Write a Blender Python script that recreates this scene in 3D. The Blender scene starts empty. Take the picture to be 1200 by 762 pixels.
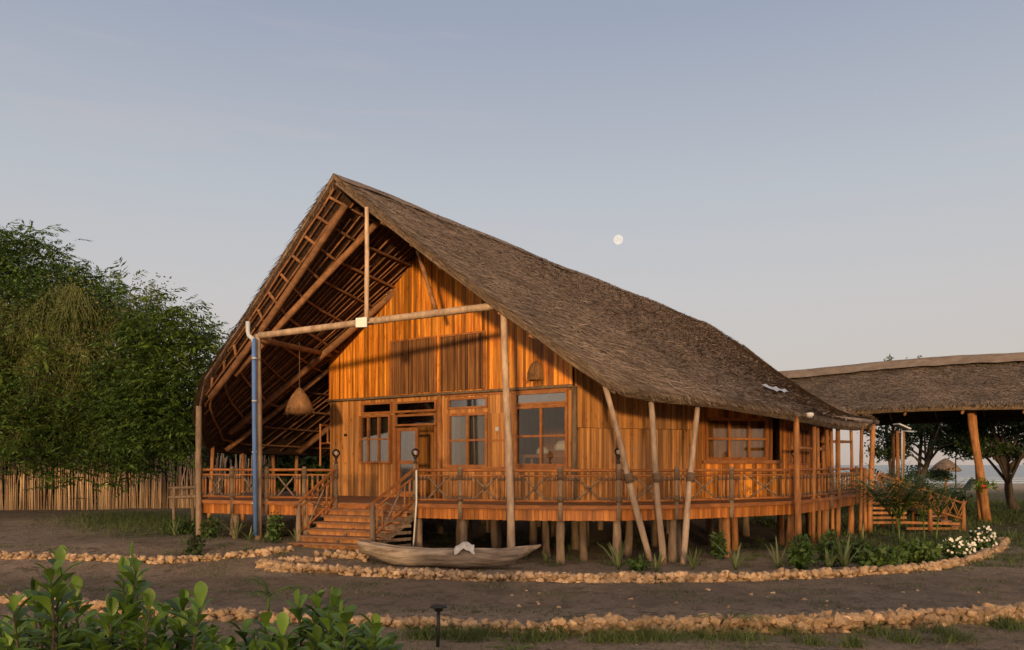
import bpy, bmesh, math, random
import numpy as np
from mathutils import Vector, Matrix, noise
from mathutils.bvhtree import BVHTree
random.seed(7); rng = np.random.default_rng(7)
R = math.radians
scene = bpy.context.scene
col = scene.collection

# ------------------------------------------------------------------ camera, sky, sun, exposure
F, HOR, H = 960.0, 545.0, 2.2
cam = bpy.data.cameras.new('camera'); cam.sensor_width = 36; cam.lens = F/1200*36
cam.shift_y = (HOR-381)/1200; cam.clip_start = .1; cam.clip_end = 20000
camo = bpy.data.objects.new('camera', cam); col.objects.link(camo)
camo.location = (0, 0, H); camo.rotation_euler = (R(90), 0, 0); scene.camera = camo
SUN_DIR = Vector((-.10, -.99, 0)).normalized(); EL = R(3.4)
SUN_DIR = Vector((SUN_DIR.x*math.cos(EL), SUN_DIR.y*math.cos(EL), math.sin(EL)))
world = bpy.data.worlds.new('World'); scene.world = world; world.use_nodes = True
wn = world.node_tree; wn.nodes.clear()
wo = wn.nodes.new('ShaderNodeOutputWorld'); bg = wn.nodes.new('ShaderNodeBackground')
sk = wn.nodes.new('ShaderNodeTexSky'); sk.sky_type = 'NISHITA'; sk.sun_disc = False
sk.sun_elevation = EL; sk.sun_rotation = math.atan2(SUN_DIR.x, SUN_DIR.y)
sk.air_density = 1.0; sk.dust_density = 1.4; sk.ozone_density = 2.0
hs = wn.nodes.new('ShaderNodeHueSaturation'); hs.inputs['Saturation'].default_value = .62
wn.links.new(sk.outputs[0], hs.inputs['Color'])
# dusk colours of the eastern sky by height above the horizon, blended with the physical sky
tcw = wn.nodes.new('ShaderNodeTexCoord'); sep = wn.nodes.new('ShaderNodeSeparateXYZ'); wn.links.new(tcw.outputs['Generated'], sep.inputs[0])
rw = wn.nodes.new('ShaderNodeValToRGB'); els = rw.color_ramp.elements
stops = [(0, (.57, .47, .41)), (.10, (.61, .545, .505)), (.2, (.585, .56, .56)), (.31, (.505, .53, .575)), (.48, (.34, .385, .49)), (1, (.20, .23, .31))]
els[0].position, els[0].color = 0, (*stops[0][1], 1); els[1].position, els[1].color = 1, (*stops[-1][1], 1)
for p_, c_ in stops[1:-1]:
    e_ = els.new(p_); e_.color = (*c_, 1)
wn.links.new(sep.outputs['Z'], rw.inputs[0])
# faint streaks of high cloud
mpw = wn.nodes.new('ShaderNodeMapping'); mpw.inputs['Scale'].default_value = (2.2, 2.2, 26); mpw.inputs['Rotation'].default_value = (0, .05, 0); wn.links.new(tcw.outputs['Generated'], mpw.inputs[0])
nw_ = wn.nodes.new('ShaderNodeTexNoise'); nw_.inputs['Scale'].default_value = 1.3; nw_.inputs['Detail'].default_value = 6; wn.links.new(mpw.outputs[0], nw_.inputs[0])
rc_ = wn.nodes.new('ShaderNodeValToRGB'); rc_.color_ramp.elements[0].position = .58; rc_.color_ramp.elements[0].color = (0, 0, 0, 1); rc_.color_ramp.elements[1].position = .8; rc_.color_ramp.elements[1].color = (.30, .30, .30, 1); wn.links.new(nw_.outputs[0], rc_.inputs[0])
mc = wn.nodes.new('ShaderNodeMix'); mc.data_type = 'RGBA'; wn.links.new(rc_.outputs[0], mc.inputs[0]); wn.links.new(rw.outputs[0], mc.inputs[6]); mc.inputs[7].default_value = (.60, .52, .52, 1)
sc_ = wn.nodes.new('ShaderNodeVectorMath'); sc_.operation = 'SCALE'; sc_.inputs['Scale'].default_value = 1/.30; wn.links.new(mc.outputs[2], sc_.inputs[0])
mw = wn.nodes.new('ShaderNodeMix'); mw.data_type = 'RGBA'; mw.inputs[0].default_value = .9; wn.links.new(hs.outputs[0], mw.inputs[6]); wn.links.new(sc_.outputs[0], mw.inputs[7])
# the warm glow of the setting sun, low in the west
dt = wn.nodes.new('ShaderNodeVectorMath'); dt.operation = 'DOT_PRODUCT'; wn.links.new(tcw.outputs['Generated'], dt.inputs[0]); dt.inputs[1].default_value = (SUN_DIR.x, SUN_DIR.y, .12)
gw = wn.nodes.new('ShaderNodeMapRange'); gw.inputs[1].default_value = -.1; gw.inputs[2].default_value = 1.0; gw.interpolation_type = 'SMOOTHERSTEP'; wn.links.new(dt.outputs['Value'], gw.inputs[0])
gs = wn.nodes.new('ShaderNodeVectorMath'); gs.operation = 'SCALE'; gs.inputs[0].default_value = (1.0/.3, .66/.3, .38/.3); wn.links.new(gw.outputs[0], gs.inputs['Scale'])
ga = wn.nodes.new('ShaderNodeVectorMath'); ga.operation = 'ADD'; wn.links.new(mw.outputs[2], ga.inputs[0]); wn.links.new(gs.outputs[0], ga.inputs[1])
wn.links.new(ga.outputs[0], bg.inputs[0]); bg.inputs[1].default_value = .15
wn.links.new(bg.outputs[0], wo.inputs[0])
sl = bpy.data.lights.new('sun', 'SUN'); sl.energy = 2.1; sl.angle = R(3.0); sl.color = (1, .64, .30)
so = bpy.data.objects.new('sun', sl); col.objects.link(so)
so.rotation_euler = (-SUN_DIR).to_track_quat('-Z', 'Y').to_euler(); so.location = (-20, -40, 20)
scene.view_settings.view_transform = 'Standard'; scene.view_settings.look = 'None'
scene.view_settings.gamma = 1; scene.view_settings.use_curve_mapping = False
scene.view_settings.exposure = 1.0

# ------------------------------------------------------------------ materials
def mat(name, base, dark=None, rough=.8, scale=(6, 6, 6), bump=.2, tint=0, detail=5, spec=.3, trans=0, contrast=(.35, .7), bscale=1.0, tint_col=None, knots=0):
    m = bpy.data.materials.new(name); m.use_nodes = True
    nt = m.node_tree; b = nt.nodes['Principled BSDF']
    b.inputs['Roughness'].default_value = rough; b.inputs['Specular IOR Level'].default_value = spec
    tc = nt.nodes.new('ShaderNodeTexCoord'); mp = nt.nodes.new('ShaderNodeMapping'); mp.inputs['Scale'].default_value = scale
    nt.links.new(tc.outputs['Object'], mp.inputs[0])
    nz = nt.nodes.new('ShaderNodeTexNoise'); nz.inputs['Scale'].default_value = 1; nz.inputs['Detail'].default_value = detail
    nz.inputs['Roughness'].default_value = .65
    nt.links.new(mp.outputs[0], nz.inputs[0])
    rp = nt.nodes.new('ShaderNodeValToRGB'); e = rp.color_ramp.elements
    e[0].position, e[1].position = contrast
    dark = dark or tuple(c*.5 for c in base)
    e[0].color = (*dark, 1); e[1].color = (*base, 1)
    nt.links.new(nz.outputs[0], rp.inputs[0])
    out = rp.outputs[0]
    if knots:
        m3 = nt.nodes.new('ShaderNodeMapping'); m3.inputs['Scale'].default_value = (17, 17, 5); nt.links.new(tc.outputs['Object'], m3.inputs[0])
        n3 = nt.nodes.new('ShaderNodeTexNoise'); n3.inputs['Scale'].default_value = 1; n3.inputs['Detail'].default_value = 3; nt.links.new(m3.outputs[0], n3.inputs[0])
        r3 = nt.nodes.new('ShaderNodeValToRGB'); r3.color_ramp.elements[0].position = .63; r3.color_ramp.elements[0].color = (0, 0, 0, 1); r3.color_ramp.elements[1].position = .72; r3.color_ramp.elements[1].color = (knots,)*3+(1,)
        nt.links.new(n3.outputs[0], r3.inputs[0])
        x3 = nt.nodes.new('ShaderNodeMix'); x3.data_type = 'RGBA'; nt.links.new(r3.outputs[0], x3.inputs[0]); nt.links.new(out, x3.inputs[6]); x3.inputs[7].default_value = (*[c*.35 for c in dark], 1)
        # weathering: broad grey-brown patches
        n4 = nt.nodes.new('ShaderNodeTexNoise'); n4.inputs['Scale'].default_value = .9; n4.inputs['Detail'].default_value = 5; nt.links.new(tc.outputs['Object'], n4.inputs[0])
        r4 = nt.nodes.new('ShaderNodeValToRGB'); r4.color_ramp.elements[0].position = .5; r4.color_ramp.elements[0].color = (0, 0, 0, 1); r4.color_ramp.elements[1].position = .7; r4.color_ramp.elements[1].color = (.45, .45, .45, 1); nt.links.new(n4.outputs[0], r4.inputs[0])
        x4 = nt.nodes.new('ShaderNodeMix'); x4.data_type = 'RGBA'; nt.links.new(r4.outputs[0], x4.inputs[0]); nt.links.new(x3.outputs[2], x4.inputs[6]); x4.inputs[7].default_value = (base[0]*.62, base[1]*.75, base[2]*1.3, 1)
        out = x4.outputs[2]
    if tint:
        at = nt.nodes.new('ShaderNodeAttribute'); at.attribute_name = 'tint'
        mr = nt.nodes.new('ShaderNodeMapRange'); mr.inputs[3].default_value = 1-tint; mr.inputs[4].default_value = 1+tint*.6
        nt.links.new(at.outputs['Fac'], mr.inputs[0])
        mx = nt.nodes.new('ShaderNodeVectorMath'); mx.operation = 'SCALE'
        nt.links.new(out, mx.inputs[0]); nt.links.new(mr.outputs[0], mx.inputs['Scale'])
        out = mx.outputs[0]
        if tint_col:
            m2 = nt.nodes.new('ShaderNodeMix'); m2.data_type = 'RGBA'
            nt.links.new(at.outputs['Fac'], m2.inputs[0]); nt.links.new(out, m2.inputs[6]); m2.inputs[7].default_value = (*tint_col, 1)
            sc2 = nt.nodes.new('ShaderNodeMath'); sc2.operation = 'MULTIPLY'; sc2.inputs[1].default_value = .6
            nt.links.new(at.outputs['Fac'], sc2.inputs[0]); nt.links.new(sc2.outputs[0], m2.inputs[0])
            out = m2.outputs[2]
    nt.links.new(out, b.inputs['Base Color'])
    if bump:
        n2 = nt.nodes.new('ShaderNodeTexNoise'); n2.inputs['Scale'].default_value = 2.5*bscale; n2.inputs['Detail'].default_value = 6
        nt.links.new(mp.outputs[0], n2.inputs[0])
        bp = nt.nodes.new('ShaderNodeBump'); bp.inputs['Strength'].default_value = bump; bp.inputs['Distance'].default_value = .03
        nt.links.new(n2.outputs[0], bp.inputs['Height']); nt.links.new(bp.outputs[0], b.inputs['Normal'])
    if trans:
        tr = nt.nodes.new('ShaderNodeBsdfTranslucent'); nt.links.new(out, tr.inputs[0])
        ms = nt.nodes.new('ShaderNodeMixShader'); ms.inputs[0].default_value = trans
        nt.links.new(b.outputs[0], ms.inputs[1]); nt.links.new(tr.outputs[0], ms.inputs[2])
        nt.links.new(ms.outputs[0], nt.nodes['Material Output'].inputs[0])
    return m
M = {}
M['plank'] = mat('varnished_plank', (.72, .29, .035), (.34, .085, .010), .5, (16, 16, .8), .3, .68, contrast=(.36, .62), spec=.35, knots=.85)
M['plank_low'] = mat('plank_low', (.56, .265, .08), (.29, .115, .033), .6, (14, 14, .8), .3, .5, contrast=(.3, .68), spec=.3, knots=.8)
M['fascia'] = mat('fascia_board', (.52, .19, .035), (.26, .08, .015), .5, (12, 12, 1.2), .2, .4)
M['reed'] = mat('split_reed', (.30, .14, .05), (.12, .05, .02), .8, (20, 20, 1), .2, .7)
M['frame'] = mat('frame_wood', (.36, .15, .05), (.22, .08, .025), .5, (5, 5, 5), .1, 0)
M['rail'] = mat('rail_wood', (.40, .15, .04), (.20, .07, .02), .6, (3, 3, 6), .2, .2)
M['pole'] = mat('pale_pole', (.50, .37, .265), (.24, .165, .115), .85, (7, 7, 2), .5, .25)
M['bark'] = mat('grey_post', (.27, .19, .13), (.13, .09, .06), .9, (9, 9, 2.5), .6, .3)
M['orangepole'] = mat('orange_pole', (.46, .21, .07), (.20, .08, .03), .75, (8, 8, 1.5), .4, .25)
M['lath'] = mat('lath_pole', (.27, .125, .055), (.12, .055, .028), .85, (6, 6, 6), .4, .4)
M['rafter'] = mat('rafter_pole', (.34, .165, .08), (.16, .08, .04), .85, (6, 6, 6), .4, .35)
M['wrap'] = mat('rope_wrap', (.20, .13, .09), (.09, .06, .04), .9, (4, 4, 60), .6, 0)
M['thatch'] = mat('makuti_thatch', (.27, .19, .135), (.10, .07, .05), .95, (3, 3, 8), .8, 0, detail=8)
M['blade'] = mat('thatch_blade', (.38, .28, .20), (.22, .16, .115), .9, (.7, .7, .7), 0, .62)
M['blade_grey'] = mat('grey_thatch_blade', (.29, .225, .175), (.15, .115, .09), .9, (.7, .7, .7), 0, .6)
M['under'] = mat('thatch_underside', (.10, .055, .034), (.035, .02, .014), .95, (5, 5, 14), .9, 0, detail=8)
M['cap'] = mat('ridge_cap', (.26, .20, .15), (.15, .11, .085), .9, (2, 2, 2), .5, .25)
M['curtainA'] = mat('orange_curtain', (.34, .17, .06), (.2, .09, .03), .9, (9, 9, 1), .1, 0)
M['curtainB'] = mat('olive_curtain', (.12, .10, .075), (.06, .05, .04), .9, (9, 9, 1), .1, 0)
M['dark'] = mat('dark_interior', (.05, .03, .02), None, .9, (3, 3, 3), 0)
M['leafA'] = mat('neem_leaf', (.085, .15, .030), (.045, .09, .016), .55, (1.2, 1.2, 1.2), 0, .55, spec=.4, trans=.25)
M['leafD'] = mat('sunny_spray', (.14, .21, .038), (.08, .14, .02), .5, (2, 2, 2), 0, .5, spec=.4, trans=.3)
M['leafB'] = mat('vine_leaf', (.115, .125, .035), (.06, .075, .02), .7, (.8, .8, .8), 0, .5, trans=.2)
M['leafC'] = mat('dark_tree_leaf', (.05, .085, .022), (.025, .05, .012), .6, (1, 1, 1), 0, .5, trans=.2)
M['leafS'] = mat('shrub_leaf', (.20, .32, .045), (.09, .17, .02), .42, (5, 5, 5), .15, .6, spec=.5, trans=.3)
M['palm'] = mat('palm_leaf', (.12, .19, .04), (.07, .12, .025), .5, (2, 2, 2), 0, .45, trans=.25)
M['spike'] = mat('spiky_leaf', (.20, .23, .10), (.12, .15, .06), .6, (3, 3, 3), 0, .5, trans=.15)
M['grass'] = mat('grass_blade', (.12, .16, .045), (.07, .10, .03), .8, (2, 2, 2), 0, .55, trans=.2)
M['trunk'] = mat('tree_bark', (.11, .085, .065), (.05, .037, .028), .95, (6, 6, 2), .7, 0)
M['stick'] = mat('fence_stick', (.74, .55, .38), (.38, .26, .17), .85, (6, 6, 1), .3, .6)
M['stone'] = mat('coral_stone', (.60, .42, .25), (.32, .20, .115), .95, (9, 9, 9), .7, .3)
M['canoe'] = mat('canoe_wood', (.46, .37, .285), (.15, .11, .08), .9, (1.6, 12, 12), .7, 0)
M['step'] = mat('step_wood', (.33, .165, .085), (.15, .075, .045), .7, (2, 8, 8), .3, .35)
M['cloth'] = mat('white_cloth', (.66, .62, .56), (.5, .46, .42), .9, (5, 5, 5), .2, 0)
M['white'] = mat('white_paint', (.72, .70, .64), (.6, .58, .53), .6, (5, 5, 5), 0, 0)
M['pipe'] = mat('blue_pipe', (.10, .20, .46), (.08, .16, .36), .6, (3, 3, 3), .05, 0)
M['greypipe'] = mat('grey_pipe', (.40, .44, .48), None, .5, (3, 3, 3), 0, 0, contrast=(.1, .5))
M['metal'] = mat('tin_sheet', (.5, .52, .55), (.35, .37, .4), .45, (4, 4, 4), .1, 0)
M['black'] = mat('black_metal', (.03, .03, .03), (.02, .02, .02), .5, (5, 5, 5), 0, 0)
M['red'] = mat('red_flower', (.6, .05, .03), (.4, .03, .02), .6, (5, 5, 5), 0, 0)
M['petal'] = mat('white_petal', (.75, .72, .62), (.6, .58, .5), .7, (5, 5, 5), 0, 0)
M['wicker'] = mat('wicker', (.36, .19, .085), (.16, .08, .035), .9, (9, 9, 3), .5, .45)
def glass(name, tint, rough=.03, refl=2.0):
    m = bpy.data.materials.new(name); m.use_nodes = True; nt = m.node_tree; nt.nodes.clear()
    o = nt.nodes.new('ShaderNodeOutputMaterial'); g = nt.nodes.new('ShaderNodeBsdfGlossy'); g.inputs['Roughness'].default_value = rough
    t = nt.nodes.new('ShaderNodeBsdfTransparent'); t.inputs[0].default_value = (*tint, 1)
    fr = nt.nodes.new('ShaderNodeFresnel'); fr.inputs[0].default_value = 1.6
    ml = nt.nodes.new('ShaderNodeMath'); ml.operation = 'MULTIPLY'; ml.inputs[1].default_value = refl; ml.use_clamp = True
    mx = nt.nodes.new('ShaderNodeMixShader'); nt.links.new(fr.outputs[0], ml.inputs[0]); nt.links.new(ml.outputs[0], mx.inputs[0])
    nt.links.new(t.outputs[0], mx.inputs[1]); nt.links.new(g.outputs[0], mx.inputs[2]); nt.links.new(mx.outputs[0], o.inputs[0])
    return m
M['glass'] = glass('window_glass', (.86, .86, .84), .03, .6); M['glass2'] = glass('transom_glass', (.8, .8, .8), .05, 2.6); M['globe'] = glass('globe_glass', (.85, .8, .75))

def water_mat():
    m = mat('sea_water', (.10, .15, .17), (.07, .11, .13), .25, (.05, .25, .1), .6, 0, bscale=1)
    return m
def ground_mat():
    m = bpy.data.materials.new('sandy_soil'); m.use_nodes = True; nt = m.node_tree; b = nt.nodes['Principled BSDF']
    b.inputs['Roughness'].default_value = .95; b.inputs['Specular IOR Level'].default_value = .1
    tc = nt.nodes.new('ShaderNodeTexCoord')
    def nz(s, d=6, r=.6, vec=None):
        n = nt.nodes.new('ShaderNodeTexNoise'); n.inputs['Scale'].default_value = s; n.inputs['Detail'].default_value = d; n.inputs['Roughness'].default_value = r
        nt.links.new(vec or tc.outputs['Object'], n.inputs[0]); return n.outputs[0]
    def ramp(i, a, b_, c0, c1):
        r = nt.nodes.new('ShaderNodeValToRGB'); r.color_ramp.elements[0].position = a; r.color_ramp.elements[1].position = b_
        r.color_ramp.elements[0].color = (*c0, 1); r.color_ramp.elements[1].color = (*c1, 1); nt.links.new(i, r.inputs[0]); return r.outputs[0]
    def mix(f, a, c):
        x = nt.nodes.new('ShaderNodeMix'); x.data_type = 'RGBA'
        nt.links.new(f, x.inputs[0])
        for s, k in ((a, 6), (c, 7)):
            if isinstance(s, tuple): x.inputs[k].default_value = (*s, 1)
            else: nt.links.new(s, x.inputs[k])
        return x.outputs[2]
    base = ramp(nz(.55, 8, .7), .35, .68, (.29, .22, .155), (.55, .43, .31))
    fine = ramp(nz(9, 8, .75), .35, .7, (.22, .165, .115), (.52, .40, .29))
    c = mix(ramp(nz(3, 3), .4, .6, (.3,)*3, (.7,)*3), base, fine)
    litter = ramp(nz(2.2, 12, .82), .51, .60, (0, 0, 0), (.9, .9, .9))
    c = mix(litter, c, (.12, .088, .06))
    c = mix(ramp(nz(22, 8, .8), .52, .62, (0, 0, 0), (.7, .7, .7)), c, (.10, .075, .055)); c = mix(ramp(nz(31, 6, .8), .60, .68, (0, 0, 0), (.7, .7, .7)), c, (.55, .42, .29))
    at = nt.nodes.new('ShaderNodeAttribute'); at.attribute_name = 'wet'          # damp dark soil in the path and green turf, real patches of ground
    nt2 = nt.nodes.new('ShaderNodeMath'); nt2.operation = 'MULTIPLY'; nt.links.new(at.outputs['Fac'], nt2.inputs[0])
    nt.links.new(ramp(nz(1.1, 8, .7), .3, .62, (.0,)*3, (1,)*3), nt2.inputs[1])
    c = mix(nt2.outputs[0], c, (.19, .145, .105))
    ag = nt.nodes.new('ShaderNodeAttribute'); ag.attribute_name = 'turf'
    n3 = nt.nodes.new('ShaderNodeMath'); n3.operation = 'MULTIPLY'; nt.links.new(ag.outputs['Fac'], n3.inputs[0])
    nt.links.new(ramp(nz(2.7, 8, .7), .3, .55, (0,)*3, (1,)*3), n3.inputs[1])
    c = mix(n3.outputs[0], c, (.06, .075, .025))
    asd = nt.nodes.new('ShaderNodeAttribute'); asd.attribute_name = 'sand'
    c = mix(asd.outputs['Fac'], c, (.42, .33, .25))
    nt.links.new(c, b.inputs['Base Color'])
    bp = nt.nodes.new('ShaderNodeBump'); bp.inputs['Strength'].default_value = 1; bp.inputs['Distance'].default_value = .09
    ad = nt.nodes.new('ShaderNodeMath'); ad.operation = 'ADD'; nt.links.new(nz(4, 8, .7), ad.inputs[0]); nt.links.new(nz(16, 6, .7), ad.inputs[1])
    nt.links.new(ad.outputs[0], bp.inputs['Height']); nt.links.new(bp.outputs[0], b.inputs['Normal'])
    return m

# ------------------------------------------------------------------ helpers
def tag(o, label=None, cat=None, group=None, kind=None):
    for k, v in (('label', label), ('category', cat), ('group', group), ('kind', kind)):
        if v: o[k] = v
    return o
def empty(name, loc, label, cat, group=None, rz=0):
    o = bpy.data.objects.new(name, None); o.location = loc; o.rotation_euler = (0, 0, rz); o.empty_display_size = .3
    col.objects.link(o); return tag(o, label, cat, group)
def origin(p):
    v = Vector((0, 0, 0))
    while p: v += p.location; p = p.parent
    return v
def np_mesh(name, V, Fc, m, parent=None, tint=None, smooth=False, loc=None):
    """V (n,3), Fc (k,4) or (k,3) numpy, world coordinates"""
    V = np.asarray(V, float); Fc = np.asarray(Fc, int); k = Fc.shape[1]
    off = np.array(origin(parent)) if parent else np.array([(V[:, 0].min()+V[:, 0].max())/2, (V[:, 1].min()+V[:, 1].max())/2, V[:, 2].min()])
    if loc is not None: off = np.array(loc)
    me = bpy.data.meshes.new(name); me.vertices.add(len(V)); me.vertices.foreach_set('co', (V-off).astype('f').ravel())
    me.loops.add(Fc.size); me.loops.foreach_set('vertex_index', Fc.astype('i').ravel())
    me.polygons.add(len(Fc)); me.polygons.foreach_set('loop_start', np.arange(0, Fc.size, k, dtype='i')); me.polygons.foreach_set('loop_total', np.full(len(Fc), k, 'i'))
    if smooth: me.polygons.foreach_set('use_smooth', np.ones(len(Fc), bool))
    me.update(calc_edges=True)
    if tint is not None:
        a = me.attributes.new('tint', 'FLOAT', 'FACE'); a.data.foreach_set('value', np.asarray(tint, 'f'))
    me.materials.append(m)
    o = bpy.data.objects.new(name, me); col.objects.link(o)
    if parent: o.parent = parent
    else: o.location = off
    return o
class MB:
    def __init__(s): s.v = []; s.f = []; s.t = []; s.sm = []
    def add(s, vs, fs, tint=.5, smooth=False):
        b = len(s.v); s.v += [tuple(v) for v in vs]
        for f in fs: s.f.append(tuple(i+b for i in f)); s.t.append(tint); s.sm.append(smooth)
    def hexa(s, c, tint=None):      # 8 corners: bottom 0-3 ccw, top 4-7
        s.add(c, [(3, 2, 1, 0), (4, 5, 6, 7), (0, 1, 5, 4), (1, 2, 6, 5), (2, 3, 7, 6), (3, 0, 4, 7)], random.random() if tint is None else tint)
    def beam(s, a, b, w, h, up=(0, 0, 1), tint=None):
        a, b = Vector(a), Vector(b); d = (b-a).normalized(); u = Vector(up); sd = d.cross(u).normalized(); u = sd.cross(d).normalized()
        sd *= w/2; u *= h/2
        s.hexa([a-sd-u, a+sd-u, b+sd-u, b-sd-u, a-sd+u, a+sd+u, b+sd+u, b-sd+u], tint)
    def tube(s, pts, rad, n=8, tint=None, smooth=True, wob=0):
        pts = [Vector(p) for p in pts]; 
        if not isinstance(rad, (list, tuple)): rad = [rad]*len(pts)
        t = random.random() if tint is None else tint; vs = []
        prev = None
        for i, p in enumerate(pts):
            d = (pts[min(i+1, len(pts)-1)]-pts[max(i-1, 0)]).normalized()
            r = prev if prev else (Vector((1, 0, 0)) if abs(d.x) < .8 else Vector((0, 1, 0)))
            x = (r-d*r.dot(d)).normalized(); y = d.cross(x); prev = x
            for k in range(n):
                a = 2*math.pi*k/n; rr = rad[i]*(1+wob*random.uniform(-1, 1))
                vs.append(p+x*math.cos(a)*rr+y*math.sin(a)*rr)
        fs = [(i*n+k, i*n+(k+1) % n, (i+1)*n+(k+1) % n, (i+1)*n+k) for i in range(len(pts)-1) for k in range(n)]
        s.add(vs, fs, t, smooth)
        b = len(s.v)-len(vs)
        s.f.append(tuple(b+k for k in reversed(range(n)))); s.t.append(t); s.sm.append(False)
        s.f.append(tuple(b+(len(pts)-1)*n+k for k in range(n))); s.t.append(t); s.sm.append(False)
    def pole(s, a, b, r0, r1=None, bend=.02, n=8, tint=None, seg=6):
        a, b = Vector(a), Vector(b); r1 = r0 if r1 is None else r1; L = (b-a).length; pts = []; rr = []
        o1, o2 = random.uniform(0, 6), random.uniform(0, 6)
        for i in range(seg+1):
            q = i/seg; e = math.sin(q*math.pi)
            pts.append(a.lerp(b, q)+Vector((math.sin(q*5+o1), math.cos(q*4+o2), 0))*bend*L*.35*e)
            rr.append((r0+(r1-r0)*q)*random.uniform(.92, 1.08))
        s.tube(pts, rr, n, tint, True, .04)
    def lathe(s, c, prof, n=16, tint=.5):
        c = Vector(c); vs = [c+Vector((r*math.cos(2*math.pi*k/n), r*math.sin(2*math.pi*k/n), z)) for r, z in prof for k in range(n)]
        fs = [(i*n+k, i*n+(k+1) % n, (i+1)*n+(k+1) % n, (i+1)*n+k) for i in range(len(prof)-1) for k in range(n)]
        s.add(vs, fs, tint, True)
    def build(s, name, m, parent=None, loc=None):
        V = Vector(origin(parent)) if parent else None
        if V is None:
            a = np.array(s.v); V = Vector(((a[:, 0].min()+a[:, 0].max())/2, (a[:, 1].min()+a[:, 1].max())/2, a[:, 2].min())) if loc is None else Vector(loc)
        me = bpy.data.meshes.new(name); me.from_pydata([tuple(Vector(v)-V) for v in s.v], [], s.f)
        at = me.attributes.new('tint', 'FLOAT', 'FACE'); at.data.foreach_set('value', np.array(s.t, 'f'))
        me.polygons.foreach_set('use_smooth', np.array(s.sm, bool)); me.materials.append(m); me.update()
        o = bpy.data.objects.new(name, me); col.objects.link(o)
        if parent: o.parent = parent
        else: o.location = V
        return o
def copy_tree(o, parent=None):
    c = o.copy(); col.objects.link(c); c.parent = parent
    for ch in list(o.children): copy_tree(ch, c)
    return c
def ss(a, b, x):
    t = min(1, max(0, (x-a)/(b-a))); return t*t*(3-2*t)
def gz(x, y):
    z = .33*ss(-.5, -4.5, x)*ss(15.5, 19.3, y) - 2.5*ss(85, 190, y)
    n = noise.noise(Vector((x*.35, y*.35, 0)))*.06+noise.noise(Vector((x*1.7, y*1.7, 3)))*.03
    return z+n*ss(220, 40, y)
def P3(px, v, Y): return Vector(((px-600)/F*Y, Y, H+(HOR-v)/F*Y))
def G3(px, v):           # ground point at a place read off the survey
    Y = 20.
    for _ in range(30): Y = Y*.5+.5*(H-gz((px-600)/F*Y, Y))*F/(v-HOR)
    x = (px-600)/F*Y; return Vector((x, Y, gz(x, Y)))
# rotated axes of the house: r to its right along the front, s into the depth
EX = Vector((.8247, -.5656, 0)); DX = Vector((.5656, .8247, 0)); B0 = Vector((1.52, 20.3, 0))
def RS(r, s, z=0): return B0+EX*r+DX*s+Vector((0, 0, z))
def poly_at(pts, us, u):
    for i in range(len(us)-1):
        if u <= us[i+1] or i == len(us)-2:
            q = (u-us[i])/(us[i+1]-us[i]); return Vector(pts[i]).lerp(Vector(pts[i+1]), q)
def smoothpoly(pts, us, u, h=.03):
    return (poly_at(pts, us, max(0, u-h))+poly_at(pts, us, u)*2+poly_at(pts, us, min(1, u+h)))/4 if .001 < u < .999 else poly_at(pts, us, u)

# ------------------------------------------------------------------ ground, sea
def axis(lo, hi, c0, c1, fine, coarse):
    a = list(np.arange(c0, c1, fine)); x = c0; st = fine; left = []
    while x > lo: st = min(st*1.3, coarse); x -= st; left.append(x)
    x = a[-1]; st = fine; right = []
    while x < hi: st = min(st*1.3, coarse); x += st; right.append(x)
    return np.array(left[::-1]+a+right)
xs = axis(-1500, 1500, -16, 22, .16, 60); ys = axis(-120, 260, 5, 36, .16, 12)
V = [(x, y, gz(x, y)) for y in ys for x in xs]; nx = len(xs)
idx = np.arange(len(ys)*nx).reshape(len(ys), nx)
Fq = np.stack([idx[:-1, :-1], idx[:-1, 1:], idx[1:, 1:], idx[1:, :-1]], -1).reshape(-1, 4)
g = np_mesh('ground', V, Fq, ground_mat(), smooth=True, loc=(0, 0, 0)); tag(g, kind='structure')
Va = np.array(V); X, Y = Va[:, 0], Va[:, 1]
def sst(a, b, x): t = np.clip((x-a)/(b-a), 0, 1); return t*t*(3-2*t)
k2y = 16.9+.0*X
wet = sst(12.3, 13, Y)*(1-sst(15.6, 16.8, Y))*.85 + sst(16.5, 17.2, Y)*(1-sst(19, 19.6, Y))*sst(-9, -7, X)*(1-sst(-1, 0, X))*.6
wet = np.maximum(wet, sst(13, 14, X)*(1-sst(24, 27, Y))*sst(14, 16, Y)*.9)
turf = sst(9, 11, X)*sst(22, 24, Y)*(1-sst(60, 75, Y)) + np.exp(-((X+9.5)/2.2)**2-((Y-22.5)/2)**2)*.9 + sst(10.0, 10.3, Y)*(1-sst(11.4, 11.8, Y))*sst(-1, 0, X)*.2
sand = sst(72, 84, Y)
for n_, arr in (('wet', wet), ('turf', np.clip(turf, 0, 1)), ('sand', sand)):
    a = g.data.attributes.new(n_, 'FLOAT', 'POINT'); a.data.foreach_set('value', arr.astype('f'))
sx = axis(-9000, 9000, -200, 200, 20, 900); sy = axis(95, 14000, 100, 200, 4, 700)
V = [(x, y, -.45) for y in sy for x in sx]; nx = len(sx); idx = np.arange(len(sy)*nx).reshape(len(sy), nx)
Fq = np.stack([idx[:-1, :-1], idx[:-1, 1:], idx[1:, 1:], idx[1:, :-1]], -1).reshape(-1, 4)
tag(np_mesh('sea', V, Fq, water_mat(), loc=(0, 0, -.45)), kind='structure')
mb = MB()
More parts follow.
